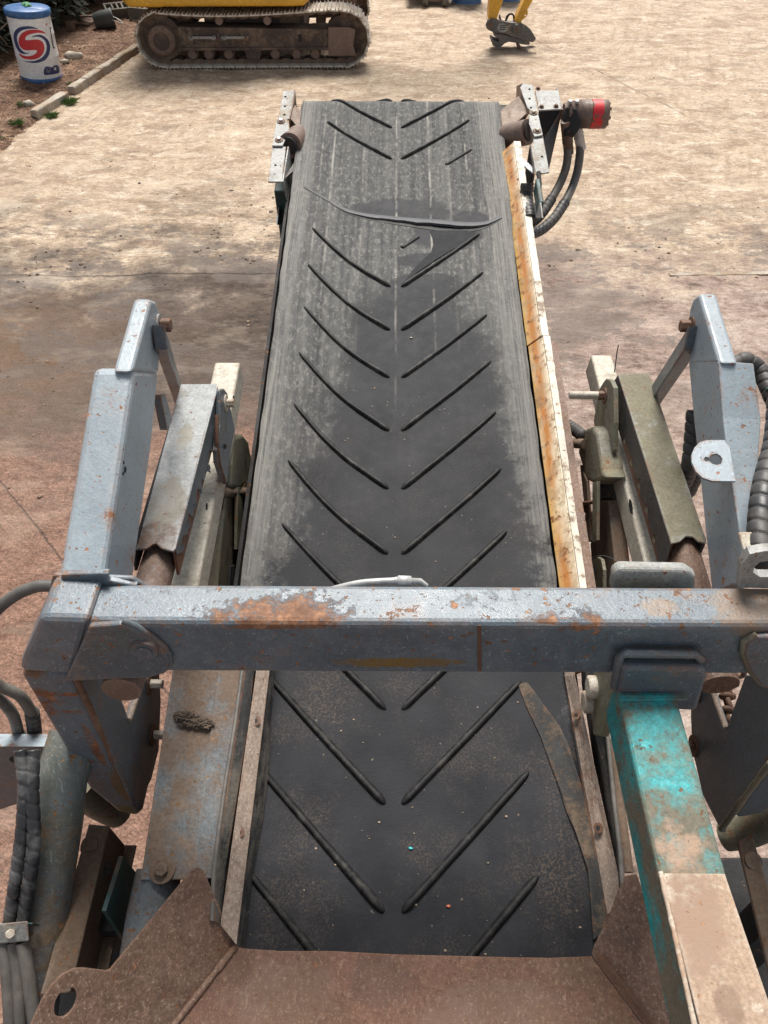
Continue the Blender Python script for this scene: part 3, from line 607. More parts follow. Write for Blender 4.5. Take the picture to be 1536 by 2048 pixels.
obj('port_block', MBu().prism([mc + Vector((.0, -.03, .052)), mc + Vector((.055, -.04, .052)), mc + Vector((.09, -.085, -.0)), mc + Vector((.06, -.11, -.04)), mc + Vector((.005, -.10, -.05)), mc + Vector((-.005, -.05, 0))], (0, .045, -.05)), M['dark'], mo, .008)
for dx in (.012, .045):
    c = mc + Vector((dx + .01, -.01, .062)); obj('bolt_head', ngon(c, Wn, .010, .012), M['zinc'], mo)
# two hoses from the motor
for i, (pts, wpts, col1) in enumerate(((((1132, 250), (1136, 290), (1133, 330), (1121, 365), (1103, 398)), ((1103, 398), (1085, 425), (1066, 444), (1040, 455)), 'roller'),
                                 (((1151, 238), (1160, 285), (1157, 330), (1147, 368), (1130, 405)), ((1130, 405), (1108, 437), (1082, 460), (1055, 470)), 'zinc'))):
    ws = [-.03, -.13, -.21, -.26, -.28]; p3 = [PW(x, y, w_) for (x, y), w_ in zip(pts, ws)]
    ho = part('motor_hose', MBu().tube(spline(p3, 8), .0215, 14), 'hosegrey', label='curved hydraulic hose from the red-banded motor')
    d = (p3[1] - p3[0]).normalized()
    obj('hose_fitting', MBu().tube([p3[0] - d * .02, p3[0] + d * .045, p3[0] + d * .046, p3[0] + d * .075, p3[0] + d * .076, p3[0] + d * .09, p3[0] + d * .091, p3[0] + d * .15], [.027, .027, .024, .029, .023, .029, .026, .0255], 10), M['zinc' if i else 'roller'], ho)
    obj('hose_guard', wrapped([PW(x, y, w_) for (x, y), w_ in zip(wpts, (-.28, -.285, -.28, -.25))], .026, .034), M['guard'], ho)
# lower tab under the right bracket
part('clamp_plate', MBu().prism([PU(1069, 405, .60), PU(1080, 405, .60), PU(1084, 436, .60), PU(1060, 436, .60)], (.006, 0, 0)), 'steel', None, .002)
part('clamp_block', MBu().box(PU(1066, 385, .60), PU(1079, 404, .60) + Vector((.02, 0, 0))), 'tealdark', None, .006)
part('bracket_rod', MBu().tube(spline([PU(1077, 345, .62), PU(1079, 370, .62), PU(1077, 390, .62)], 5), .010, 8), 'dark')
part('hose', wrapped([PU(1055, 366, .58), PU(1053, 400, .58), PU(1060, 440, .58)], .03, .03), 'guard')

# cross beam and its legs ----------------------------------------
YB = .906; ROLL = .0085
def X3(x, y, z): return toB((x, y, z - ROLL * x))
ZT, ZB = 2.287, 2.112; YK = 1.006
beam = part('cross_beam', MBu().prism([X3(-.64, YB, ZT), X3(1.12, YB, ZT), X3(1.12, YB, ZB), X3(-.64, YB, ZB)], toB((0, YK, 0)) - toB((0, YB, 0))), 'beam', None, .014, 3, label='horizontal grey box beam across the belt, flaking to orange rust on top')
fwd = toB((0, 1, 0)) - toB((0, 0, 0)); upw = toB((0, 0, 1)) - toB((0, 0, 0)); rgt = toB((1, 0, 0)) - toB((0, 0, 0))
def PY(px, py, Y=YB): return toB(onY(px, py, Y))
obj('weld_seam', MBu().prism([toB(onY(x, y, YB - .0005)) for x, y in ((955, 1250), (962, 1250), (963, 1342), (956, 1342))], fwd * -.0015), M['bolt'], beam)
# mitred corner block on the left
YC = YB - .006
corner = [PY(78, 1238, YC), PY(180, 1241, YC), PY(150, 1352, YC), PY(38, 1345, YC), PY(40, 1325, YC)]
obj('corner_block', MBu().prism(corner, fwd * .122), M['beam'], beam, .016, 3)
top = [PY(78, 1238, YC)]
ear = [PY(182, 1243, YB), PY(245, 1238, YB), PY(270, 1247, YB), PY(305, 1268, YB), PY(330, 1290, YB), PY(341, 1308, YB), PY(340, 1324, YB), PY(325, 1338, YB), PY(300, 1345, YB), PY(132, 1352, YB)]
obj('ear_plate', MBu().prism(ear, fwd * -.014), M['paint'], beam, .004, 2)
obj('weld_bead', MBu().tube([p - fwd * .004 for p in ear[1:8]], .007, 8), M['paint'], beam)
c = PY(290, 1296, YB - .014)
obj('pin_head', MBu().tube([c, c - fwd * .008], [.028, .026], 24), M['paint'], beam); obj('pin_centre', MBu().ring(c - fwd * .008, -fwd, .015, .003, 20), M['paint'], beam)
obj('lifting_plate', MBu().prism([toB(onY(122, 1150, 1.0)), toB(onY(217, 1147, 1.0)), toB(onY(217, 1162, 1.0)), toB(onY(275, 1172, 1.0)), toB(onY(118, 1190, 1.0))], fwd * .014), M['beam'], beam, .003)
obj('back_plate', MBu().prism([PY(105, 1152, 1.01), PY(265, 1158, 1.01), PY(300, 1180, 1.01), PY(300, 1215, 1.01), PY(85, 1230, 1.01)], fwd * .012), M['beam'], beam, .004)
# leg: front box, inner side plate with notch
def legbox(x0, x1, y0, y1, zt, zb, cut):
    return MBu().prism([X3(x0, y0, zt), X3(x1, y0, zt), X3(x1, y0, zb), X3(x1 - cut * .5, y0, zb - .03), X3(x0 + cut, y0, zb), X3(x0, y0, zb + .14)], fwd * (y1 - y0))
M['leg'] = weathered('leg_paint', (.100, .126, .154), .16, .38, mud=.16, mudcol=(.2, .15, .1), rough=.4, worn=.14, worncol=(.26, .30, .33), seed=1.6, grain=.4, scratch=.8, edge=.9, blobs=[(PY(240, 1622), (.06, .1, .05), (.115, .105, .03)), (PY(245, 1570), (.022, .1, .09), (.16, .095, .035)), (PY(120, 1385), (.05, .1, .008), 'rust'), (PY(145, 1420), (.025, .1, .007), 'rust'), (PY(190, 1490), (.012, .1, .09), 'rust'), (PY(140, 1520), (.06, .1, .012), 'rust'), (PY(60, 1340), (.03, .1, .02), (.15, .075, .03)), (PY(90, 1400), (.03, .1, .05), 'rust')])
leg = part('frame_leg', legbox(-.765, -.657, YB - .004, 1.03, ZB + .0, 1.44, .04), 'leg', None, .014, 3, label='scratched dark grey frame leg under the left end of the cross beam')
rb = [toB(onY(152, 1356, YB - .003)), toB(onY(205, 1470, YB - .003)), toB(onY(262, 1588, YB - .003))]
obj('weld_bead', MBu().tube(spline(rb, 6), [.007 + .003 * mnoise.noise(Vector((i * 1.7, 2, 1))) for i in range(13)], 8), M['bolt'], leg)
def PX(px, py, X):
    d = ray(px, py); return toB(CPOS + d * (X / d.x))
sp_ = [(152, 1345), (222, 1345), (258, 1437), (292, 1335), (318, 1330), (322, 1400), (318, 1500), (303, 1560), (272, 1615), (264, 1590)]
spl = obj('side_plate', MBu().prism([PX(x, y, -.650) for x, y in sp_], rgt * -.012), M['paint'], leg, .003)
for (x, y) in ((298, 1368), (305, 1470)):
    c = PX(x, y, -.650); bb = bolt(leg, c, rgt, .014, 'pin', 2.2, .034, wmat='bolt')
obj('notch_edge', MBu().tube([PX(258, 1440, -.648), PX(291, 1342, -.648)], .008, 6), M['strip'], leg)
# right end
XR = .952
cornr = [PY(1462, 1252, YC), PY(1760, 1254, YC), PY(1760, 1362, YC), PY(1530, 1362, YC)]
obj('corner_block', MBu().prism([X3(1.10, YC, ZT + .002), X3(1.14, YC, ZT), X3(1.18, YC, ZB - .01), X3(1.0, YC, ZB - .01)], fwd * .122), M['beam'], beam, .016, 3)
ear = [PY(1560, 1262, YB), PY(1512, 1264, YB), PY(1488, 1276, YB), PY(1484, 1300, YB), PY(1500, 1338, YB), PY(1520, 1362, YB), PY(1560, 1372, YB), PY(1640, 1372, YB), PY(1640, 1262, YB)]
obj('ear_plate', MBu().prism(ear, fwd * -.014), M['paint'], beam, .004, 2)
obj('weld_bead', MBu().tube([p - fwd * .004 for p in ear[1:7]], .008, 8), M['olive'], beam)
legr = part('frame_leg', legbox(1.075, XR, YB - .004, 1.03, ZB, 1.44, -.04), 'paint', None, .014, 3, label='dark grey frame leg under the right end of the cross beam')
spr = [(1640, 1350), (1490, 1350), (1452, 1458), (1412, 1345), (1383, 1345), (1381, 1430), (1384, 1500), (1405, 1590), (1443, 1665), (1448, 1650)]
obj('side_plate', MBu().prism([PX(x, y, XR - .008) for x, y in spr[::-1]], rgt * .012), M['paint'], legr, .003)
rb = [PX(1540, 1526, XR - .012), PX(1500, 1580, XR - .012), PX(1442, 1658, XR - .012)]
obj('weld_bead', MBu().tube(spline(rb, 6), [.008 + .003 * mnoise.noise(Vector((i * 1.7, 8, 1))) for i in range(13)], 8), M['olive'], legr)
obj('notch_edge', MBu().tube([PX(1451, 1456, XR - .010), PX(1413, 1350, XR - .010)], .008, 6), M['strip'], legr)
for (x, y) in ((1394, 1383), (1388, 1492)): bolt(legr, PX(x, y, XR - .008), -rgt, .015, 'pin' if y < 1400 else 'bolt', 2.2, .03, wmat='bolt')
# chain lying in the notch
cp = spline([PX(1476, 1345, 1.03), PX(1456, 1380, 1.0), PX(1456, 1420, .985), PX(1446, 1462, .975)], 3)
chn = part('chain', MBu().torus(cp[0], fwd, .024, .008, sx=.62), 'bolt')
for i, p in enumerate(cp[1:]):
    obj('chain_link', MBu().torus(p, (fwd if i % 2 else rgt) + upw * .3, .024, .008, sx=.62), M['bolt'], chn)
# saddle plate holding the turquoise strut
sd_ = [(1238, 1306), (1400, 1308), (1405, 1325), (1385, 1395), (1232, 1388), (1226, 1370)]
obj('saddle_plate', MBu().prism([PY(x, y, YB - .002) for x, y in sd_], fwd * -.035), M['paint'], beam, .010, 3)
obj('weld_bead', MBu().tube([PY(x, y, YB - .018) for x, y in ((1229, 1372), (1240, 1312), (1250, 1306), (1390, 1308), (1402, 1318))], .010, 8), M['paint'], beam)
obj('saddle_top', MBu().prism([PY(1226, 1150, 1.03), PY(1240, 1140, 1.03), PY(1375, 1143, 1.03), PY(1392, 1155, 1.03), PY(1392, 1185, 1.03), PY(1222, 1185, 1.03)], fwd * .03), M['steel'], beam, .01, 3)
# lug with an eye at the right end of the beam
lug = [(1478, 1175), (1483, 1130), (1500, 1108), (1530, 1102), (1580, 1102), (1580, 1178)]
eye = [PY(x, y, 1.0) for x, y in ((1506, 1145), (1509, 1134), (1520, 1124), (1535, 1122), (1562, 1122), (1566, 1140), (1560, 1154), (1520, 1154))]
def holed_(*a): return holed(*a)
LUG = ([PY(x, y, 1.0) for x, y in lug], eye)
# pipe end clipped behind the beam
obj('grease_pipe', MBu().tube(spline([PY(660, 1180, 1.02), PY(720, 1166, 1.02), PY(790, 1161, 1.02)], 6), .007, 10), M['zinc'], beam)
obj('pipe_fitting', MBu().tube([PY(790, 1161, 1.02), PY(795, 1161, 1.02), PY(796, 1161, 1.02), PY(822, 1162, 1.02), PY(823, 1162, 1.02), PY(840, 1162, 1.02), PY(852, 1172, 1.02)], [.008, .008, .011, .011, .007, .006, .006], 10), M['zinc'], beam)

# ---------------------------------------------------------------- folding arms either side
def PD(px, py, d): return toB(CPOS + ray(px, py) * d)
def polyU(pts, u, off): return MBu().prism([PU(x, y, u) for x, y in pts], (off, 0, 0))
def holed(outer, hole, off):
    """a plate with one real hole"""
    outer = [Vector(p) for p in outer]; hole = [Vector(p) for p in hole]; off = Vector(off); n = off.normalized()
    a = (outer[1] - outer[0]); a = (a - n * a.dot(n)).normalized(); b = n.cross(a); o0 = outer[0]
    q = [Vector(((p - o0).dot(a), (p - o0).dot(b))) for p in outer + hole]; no, nh = len(outer), len(hole)
    ed = [(i, (i + 1) % no) for i in range(no)] + [(no + i, no + (i + 1) % nh) for i in range(nh)]
    r = delaunay_2d_cdt(q, ed, [], 0, 1e-6)
    def ins(pt, poly):
        c = False; k = len(poly) - 1
        for i in range(len(poly)):
            if (poly[i].y > pt.y) != (poly[k].y > pt.y) and pt.x < (poly[k].x - poly[i].x) * (pt.y - poly[i].y) / (poly[k].y - poly[i].y) + poly[i].x: c = not c
            k = i
        return c
    fs = []
    for f in r[2]:
        c = sum((r[0][i] for i in f), Vector((0, 0))) / len(f)
        if ins(c, q[:no]) and not ins(c, q[no:]): fs.append(tuple(f))
    v1 = [o0 + a * v.x + b * v.y for v in r[0]]; m = MBu(); m.add(v1, [f[::-1] for f in fs]); m.add([v + off for v in v1], fs)
    for lp in (outer, hole):
        k = len(lp)
        for i in range(k): m.add([lp[i], lp[(i + 1) % k], lp[(i + 1) % k] + off, lp[i] + off], [(0, 1, 2, 3)])
    return m
obj('lug_plate', holed(*LUG, fwd * .02), M['steel'], beam)
# outer arm, left
la = part('lifting_arm', polyU([(268, 737), (319, 741), (304, 900), (288, 1010), (266, 1175), (203, 1175)], -.600, -.094), 'arm', None, .016, 3, label='pale blue-grey box arm left of the belt, nearest the cross beam end')
obj('arm_tip', polyU([(302, 598), (312, 602), (320, 622), (326, 648), (325, 662), (318, 748), (262, 745)], -.6005, -.043), M['arm'], la, .010, 3)
c = PU(317, 650, -.600); bw = MBu().ring(c, Un, .027, .006, 24); obj('pin_washer', bw, M['steel'], la)
obj('pin_head', ngon(c + Un * .006, Un, .018, .026), M['bolt'], la, .003)
for x, y, r in ((250, 939, .007), (247, 925, .004), (246, 947, .004)):
    q = PU(x, y, -.600); obj('drilled_hole', MBu().cyl(q, q + Un * .0012, r, seg=12), M['dark'], la)
lk = part('link_bar', MBu().loft([[p + Vector((a, b * .5, b)) for a, b in ((-.016, .026), (.016, .026), (.016, -.030), (-.016, -.030))] for p in (PU(319, 672, -.580), PD(366, 818, 2.66))]), 'paint', None, .004)
part('link_bar', polyU([(321, 790), (330, 788), (345, 840), (335, 860)], -.60, -.02), 'paint')
# outer arm, right
inn = [(1437, 722), (1446, 835), (1458, 930), (1476, 1040), (1492, 1160)]; bot = [(1377, 724), (1387, 835), (1398, 930), (1409, 1040), (1424, 1185)]
wd = (.092, .098, .074, .034, .012); rings = []
for a, b, wv in zip(inn, bot, wd):
    p, q = PU(*a, .82), PU(*b, .82); rings.append([p, p + Vector((wv, 0, -.006)), p + Vector((wv, 0, -.05)), q + Vector((wv * .6, 0, 0)), q])
ra = part('lifting_arm', MBu().loft(rings), 'arm', None, .018, 3, label='pale blue-grey box arm right of the belt with a keyhole plate')
obj('arm_tip', polyU([(1398, 587), (1386, 596), (1378, 618), (1376, 650), (1377, 728), (1440, 728)], .8195, .048), M['arm'], ra, .010, 3)
c = PU(1384, 652, .82); obj('pin_washer', MBu().ring(c, -Un, .026, .005, 24), M['bolt'], ra); obj('pin_head', ngon(c - Un * .005, -Un, .018, .028), M['bolt'], ra, .003)
lk = part('link_bar', MBu().loft([[p + Vector((a, b * .5, b)) for a, b in ((-.02, .026), (.02, .026), (.02, -.036), (-.02, -.036))] for p in (PU(1388, 672, .815), PD(1294, 815, 2.66))]), 'paint', None, .004)
wD = PU(1462, 920, .82).z
dp = [PW(x, y, wD) for x, y in ((1414, 880), (1456, 880), (1471, 962), (1425, 962), (1405, 955), (1392, 943), (1384, 925), (1383, 910), (1389, 895), (1400, 884))]
kh = [(1407, 918), (1411, 913), (1417, 915), (1424, 909), (1433, 907), (1441, 911), (1445, 919), (1443, 927), (1434, 930), (1425, 928), (1418, 922), (1411, 923)]
obj('keyhole_plate', holed(dp, [PW(x, y, wD) for x, y in kh], (0, 0, -.006)), M['arm'], ra)
part('wrapped_hose', wrapped([PU(1391, 820, .86), PU(1386, 880, .86), PU(1380, 930, .86), PU(1364, 975, .88)], .026, .03), 'guard')
part('wrapped_hose', wrapped([PU(1408, 900, .90), PU(1392, 940, .90), PU(1372, 985, .90)], .028, .034), 'guard')

# telescopic channel arms ---------------------------------------
def channel(far, near, u, sgn, wid, top_px, drop_far, drop_near, mat):
    A, B = PU(*far, u), PU(*near, u); d = (B - A); n = d.cross(Un); n = n if n.z > 0 else -n; n.normalize()
    tp = [onPlane(x, y, A, n) for x, y in top_px]
    ch = part('telescopic_arm', MBu().prism(tp, n * -.007), mat, None, .003)
    A2, B2 = PU(*drop_far, u), PU(*drop_near, u)
    return ch, A, B, A2, B2, n
m = weathered('peeling_top', (.235, .25, .255), .2, .22, mud=.40, mudcol=(.20, .175, .13), rough=.5, worn=.4, seed=5.5, scratch=.1, blobs=[(PU(308, 1062, -.58), (.046, .085, .12), (.080, .045, .028)), (PU(328, 985, -.58), (.05, .09, .1), (.17, .155, .125)), (PU(373, 856, -.58), (.016, .02, .1), (.15, .145, .12)), (PU(380, 910, -.58), (.03, .06, .1), (.21, .19, .15))])
M['peeltop'] = m
l2, A, B, A2, B2, n2 = channel((432, 768), (350, 1098), -.530, -1, .11, [(432, 767), (436, 772), (352, 1095), (346, 1103), (322, 1097), (312, 1087), (305, 1089), (292, 1098), (271, 1098), (276, 1083), (361, 768)], (440, 842), (359, 1150), 'peeltop')
l2['label'] = 'grey telescopic arm with peeling paint left of the belt'
rside = weathered('bared_rust', (.11, .055, .035), .3, .5, mud=.25, rough=.65, worn=.2, seed=21)
obj('arm_side', MBu().prism([A - n2 * .003, B - n2 * .003, PU(359, 1150, -.53), PU(440, 842, -.53)], (-.007, 0, 0)), rside, l2)
obj('arm_side', MBu().prism([A - n2 * .007 + Vector((-.105, 0, 0)), B - n2 * .007 + Vector((-.105, 0, 0)), B2 + Vector((-.105, 0, .02)), A2 + Vector((-.105, 0, .02))], (.007, 0, 0)), M['dark'], l2)
skin = [(433, 768), (437, 800), (435, 838), (429, 862), (430, 880), (424, 886), (425, 905), (419, 899), (417, 930), (422, 946), (411, 941), (409, 962), (403, 957), (404, 984), (396, 976), (392, 990), (395, 1006), (386, 1008), (388, 1036), (377, 1026), (373, 1050), (378, 1066), (366, 1072), (362, 1088), (366, 1104), (354, 1108), (351, 1098)]
obj('paint_skin', MBu().prism([PU(x, y, -.5285) for x, y in skin], (-.0012, 0, 0)), M['paint'], l2)
cu = [(425, 880), (415, 935), (398, 984), (386, 1012), (374, 1050), (362, 1095)]
for x, y in cu:
    q = PU(x, y, -.5275); k = .012
    obj('paint_flake', MBu().add([q, q + Vector((.004, k, .002)), q + Vector((.006, k * .5, -k)), q + Vector((.001, -k * .6, -k * .7))], [(0, 1, 2, 3)]), M['paint'], l2)
rm = part('hydraulic_ram', MBu().tube([PU(345, 1030, -.585), PU(318, 1125, -.585), PU(243, 1380, -.585)], .042, 20), 'roller')
obj('ram_rod', MBu().tube([PU(318, 1080, -.60), PU(288, 1165, -.62)], .010, 10), M['mudsteel'], rm)
# cream inner tube, left
part('inner_tube', MBu().loft([[p, p + Vector((-.086, 0, 0)), p + Vector((-.086, .01, -.10)), p + Vector((0, .01, -.10))] for p in (PU(480, 724, -.53), PU(395, 1180, -.53))]), 'cream', None, .008, 3, label='cream square tube inside the left telescopic arm')
for x, y in ((467, 797), (413, 1013)):
    q = PU(x, y, -.53); part('drilled_hole', MBu().cyl(q, q + Un * .001, .011, seg=14), 'dark')
lp = part('pin_plate', polyU([(441, 780), (448, 777), (455, 786), (470, 858), (463, 895), (455, 966), (448, 964), (436, 925), (434, 900), (440, 850)], -.512, -.014), 'paint', None, .003)
c = PU(451, 806, -.512); bolt(lp, c, Un, .014, 'pin', 1.8, .022)
obj('drilled_hole', MBu().cyl(PU(448, 893, -.512), PU(448, 893, -.511), .008, seg=12), M['dark'], lp)
obj('rust_edge', MBu().tube([PU(x, y, -.514) for x, y in ((434, 830), (433, 880), (437, 925), (449, 965))], .007, 8), M['bolt'], lp)
sb = part('saddle_bracket', polyU([(468, 874), (487, 869), (497, 882), (505, 922), (500, 960), (481, 978), (464, 975), (464, 930)], -.53, -.07), 'olive', None, .012, 3)
obj('bracket_strip', polyU([(476, 975), (484, 975), (486, 1060), (480, 1100), (474, 1098)], -.525, -.01), M['olive'], sb)
obj('bracket_tail', polyU([(487, 972), (502, 950), (498, 1010), (487, 1098), (482, 1096)], -.53, -.01), M['olive'], sb)
part('lock_box', MBu().box(PU(428, 962, -.55), PU(458, 1002, -.62) + Vector((0, .02, 0))), 'dark')
part('cross_link', MBu().cyl(PU(430, 985, -.56), PU(492, 985, -.53), .018, seg=12), 'mudsteel')
pt = part('side_post', polyU([(452, 985), (481, 985), (489, 1090), (481, 1190), (434, 1190)], -.545, -.05), 'olive', None, .006)
obj('post_lug', polyU([(462, 1132), (474, 1128), (480, 1140), (479, 1180), (458, 1180)], -.535, -.008), M['dark'], pt, .002)

# right telescopic arm
M['mosstop'] = weathered('mossy_top', (.25, .265, .26), .15, .14, mud=.80, mudcol=(.165, .145, .09), rough=.55, worn=.3, seed=4.4, scratch=.05)
r2, A, B, A2, B2, n2 = channel((1236, 749), (1343, 1086), .737, 1, .1, [(1236, 748), (1297, 745), (1303, 756), (1413, 1079), (1413, 1086), (1397, 1083), (1386, 1073), (1372, 1072), (1360, 1083), (1343, 1087)], (1231, 830), (1319, 1140), 'mosstop')
r2['label'] = 'mossy olive telescopic arm right of the belt'
obj('arm_side', MBu().prism([A - n2 * .003, B - n2 * .003, PU(1319, 1140, .737), PU(1231, 840, .737), PU(1226, 765, .737)], (.007, 0, 0)), rside, r2)
obj('arm_side', MBu().prism([A - n2 * .007 + Vector((.092, 0, 0)), B - n2 * .007 + Vector((.092, 0, 0)), B2 + Vector((.092, 0, .02)), A2 + Vector((.092, 0, .02))], (-.007, 0, 0)), M['dark'], r2)
skin = [(1236, 751), (1229, 766), (1230, 800), (1233, 838), (1241, 850), (1239, 862), (1249, 884), (1255, 882), (1257, 900), (1266, 915), (1264, 930), (1274, 960), (1281, 958), (1280, 985), (1290, 1010), (1296, 1008), (1297, 1040), (1306, 1070), (1312, 1068), (1313, 1100), (1320, 1130), (1335, 1118), (1342, 1088)]
obj('paint_skin', MBu().prism([PU(x, y, .7355) for x, y in skin], (.0012, 0, 0)), weathered('black_peeling_paint', (.028, .030, .034), .3, .30, mud=.3, mudcol=(.1, .085, .055), rough=.4, worn=.15, seed=22), r2)
for x, y in ((1252, 883), (1265, 925), (1280, 972), (1296, 1020), (1311, 1080)):
    q = PU(x, y, .734); k = .012; obj('paint_flake', MBu().add([q, q + Vector((-.004, k, .002)), q + Vector((-.006, k * .5, -k)), q + Vector((-.001, -k * .6, -k * .7))], [(0, 1, 2, 3)]), M['olive'], r2)
rm = part('hydraulic_ram', MBu().tube([PU(1345, 1040, .79), PU(1366, 1110, .79), PU(1440, 1370, .79)], .046, 20), 'rustplate')
obj('ram_rod', MBu().tube([PU(1378, 1070, .825), PU(1390, 1110, .83), PU(1415, 1190, .83)], .013, 10), M['dark'], rm)
part('inner_tube', MBu().loft([[p, p + Vector((.078, 0, 0)), p + Vector((.078, .01, -.10)), p + Vector((0, .01, -.10))] for p in (PU(1182, 709, .73), PU(1303, 1180, .73))]), 'cream', None, .008, 3, label='cream square tube inside the right telescopic arm')
M['creamdull'] = M['cream']
for x, y in ((1262, 1014),):
    q = PU(x, y, .73); part('drilled_hole', MBu().prism([q + Vector((0, a * .03 + b * .0, c_ * .014)) for a, b, c_ in ((-1, 0, .2), (-.4, 0, 1), (.5, 0, 1), (1, 0, 0), (.5, 0, -1), (-.4, 0, -1))], (-.001, 0, 0)), 'dark')
rp = part('pin_plate', polyU([(1207, 763), (1212, 757), (1220, 760), (1227, 775), (1228, 845), (1226, 900), (1209, 950), (1203, 948), (1187, 842), (1194, 800), (1198, 778)], .705, .016), 'olive', None, .003)
pc = PU(1210, 791, .705)
bolt(rp, pc, -Un, .016, 'bolt', 1.7, .02)
obj('pull_pin', MBu().tube([pc - Un * .005, pc - Un * .118, pc - Un * .121], [.0135, .0135, .011], 16), M['pin'], rp)
obj('drilled_hole', MBu().cyl(PU(1212, 872, .705), PU(1212, 872, .7035), .010, seg=12), M['dark'], rp)
sb = part('saddle_bracket', polyU([(1163, 866), (1172, 855), (1184, 852), (1192, 862), (1203, 938), (1210, 956), (1185, 968), (1172, 960), (1155, 905)], .665, .075), 'olive', None, .014, 3)
obj('bracket_strip', polyU([(1185, 966), (1194, 962), (1193, 1080), (1184, 1084)], .655, .01), M['olive'], sb)
obj('bracket_tail', polyU([(1160, 930), (1173, 962), (1182, 1080), (1176, 1084)], .66, .01), M['mudsteel'], sb)
part('lock_box', MBu().box(PU(1192, 958, .70), PU(1246, 1000, .76) + Vector((0, .03, -.03))), 'dark')
pt = part('side_post', polyU([(1192, 1000), (1216, 1000), (1236, 1190), (1188, 1190), (1180, 1090)], .70, .05), 'mudsteel', None, .006)
lugp = [PU(x, y, .66) for x, y in ((1175, 1185), (1178, 1140), (1184, 1120), (1192, 1112), (1202, 1118), (1206, 1140), (1206, 1185))]
obj('post_lug', MBu().prism(lugp, (.012, 0, 0)), M['olive'], pt, .003)
obj('drilled_hole', MBu().cyl(PU(1192, 1140, .66), PU(1192, 1140, .659), .012, seg=14), M['dark'], pt)
obj('tie_wire', MBu().tube(spline([PU(1172, 1160, .65), PU(1176, 1128, .65), PU(1198, 1112, .65), PU(1225, 1118, .66), PU(1245, 1135, .67)], 6), .0025, 6), M['dark'], pt)
shk = part('shackle', MBu().torus(PU(1162, 1015, .655), (1, .6, .2), .024, .007, sx=.6), 'bolt')
obj('shackle_pin', MBu().cyl(PU(1158, 1008, .65), PU(1188, 1004, .66), .007, seg=10), M['bolt'], shk)
obj('shackle_link', MBu().torus(PU(1166, 1040, .655), (1, -.3, .4), .024, .006, sx=.55), M['zinc'], shk)
obj('shackle_nut', ngon(PU(1182, 1032, .655), Un, .016, .018), M['bolt'], shk)
part('hose', wrapped([PU(1112, 838, .62), PU(1138, 852, .64), PU(1166, 872, .66)], .022, .026), 'guard')
part('cross_link', MBu().cyl(PU(1116, 884, .60), PU(1170, 888, .66), .018, seg=12), 'mudsteel')
part('wire_stub', MBu().tube([PU(1229, 745, .74), PU(1234, 705, .742), PU(1237, 690, .743)], .0018, 6), 'dark')

# ---------------------------------------------------------------- hoses at the right edge
part('wrapped_hose', wrapped([PD(1560, 770, 1.95), PD(1552, 880, 1.88), PD(1530, 970, 1.80), PD(1521, 1050, 1.74), PD(1522, 1130, 1.68)], .029, .036), 'guard', label='thick ribbed black hose at the right edge')
part('wrapped_hose', wrapped([PD(1462, 735, 2.1), PD(1490, 722, 2.1), PD(1522, 745, 2.1), PD(1548, 800, 2.05)], .024, .03), 'guard')
part('hose_block', MBu().box(PD(1484, 1106, 1.70), PD(1545, 1086, 1.70) + Vector((.02, .03, .0))), 'cream', None, .004)
part('hose_clip', MBu().box(PD(1533, 778, 1.93), PD(1560, 800, 1.93) + Vector((0, .03, 0))), 'tealdark', None, .004)

# ---------------------------------------------------------------- turquoise strut towards the viewer
uL, uR = .465, .585
A, B = PU(1240, 1397, uL), PU(1385, 2048, uL); B = B + (B - A) * .5
dn = (B - A).cross(Un); dn = dn if dn.z > 0 else -dn; dn.normalize()
strut = part('turquoise_strut', MBu().prism([A + (A - B) * .05, B, B + Vector((uR - uL, 0, 0)), A + (A - B) * .05 + Vector((uR - uL, 0, 0))], dn * -.125), 'teal', None, .010, 3, label='chipped turquoise box strut running under the right end of the beam')
padp = [onPlane(x, y, A + dn * .008, dn) for x, y in ((1324, 1746), (1450, 1747), (1640, 2300), (1462, 2300))]
M['pad'] = weathered('pad_plate', (.62, .56, .46), .12, .14, rustcol=(.30, .16, .085), mud=.66, mudcol=(.36, .25, .175), rough=.62, worn=.2, worncol=(.72, .68, .60), seed=14, scratch=.1, sc=1.3,
    blobs=[(onPlane(1458, 2012, A + dn * .008, dn), (.022, .028, .05), (.22, .15, .11)), (onPlane(1395, 1830, A + dn * .008, dn), (.045, .09, .08), (.30, .205, .15))])
pad = obj('wear_pad', MBu().prism(padp, dn * -.007), M['pad'], strut, .002, label='white-edged rusty pad on the strut')
obj('weld_bead', MBu().tube(spline([onPlane(x, y, A + dn * .003, dn) for x, y in ((1321, 1744), (1355, 1895), (1400, 2100))], 10), [.0045 + .0015 * mnoise.noise(Vector((i * 2.1, 0, 4))) for i in range(21)], 8), M['whiterust'], strut)
ew = [A.lerp(B, t) + dn * .0 + Vector((.006 + .002 * mnoise.noise(Vector((t * 40, 0, 0))), 0, 0)) for t in [i / 40 for i in range(41)]]
obj('strut_cap', MBu().prism([onPlane(x, y, A + dn * .0, dn) for x, y in ((1236, 1392), (1372, 1392), (1374, 1402), (1240, 1404))], dn * .006), M['teal'], strut, .002)

# ---------------------------------------------------------------- skirts along the low end of the belt
def strip3(pts_px, ws, th, n):
    rows = []
    for (x, y), wv in zip(pts_px, ws): rows.append(PW(x, y, wv))
    return MBu().prism(rows, n)
def ext(px1, px2, y): t = (y - px1[1]) / (px2[1] - px1[1]); return (px1[0] + (px2[0] - px1[0]) * t, y)
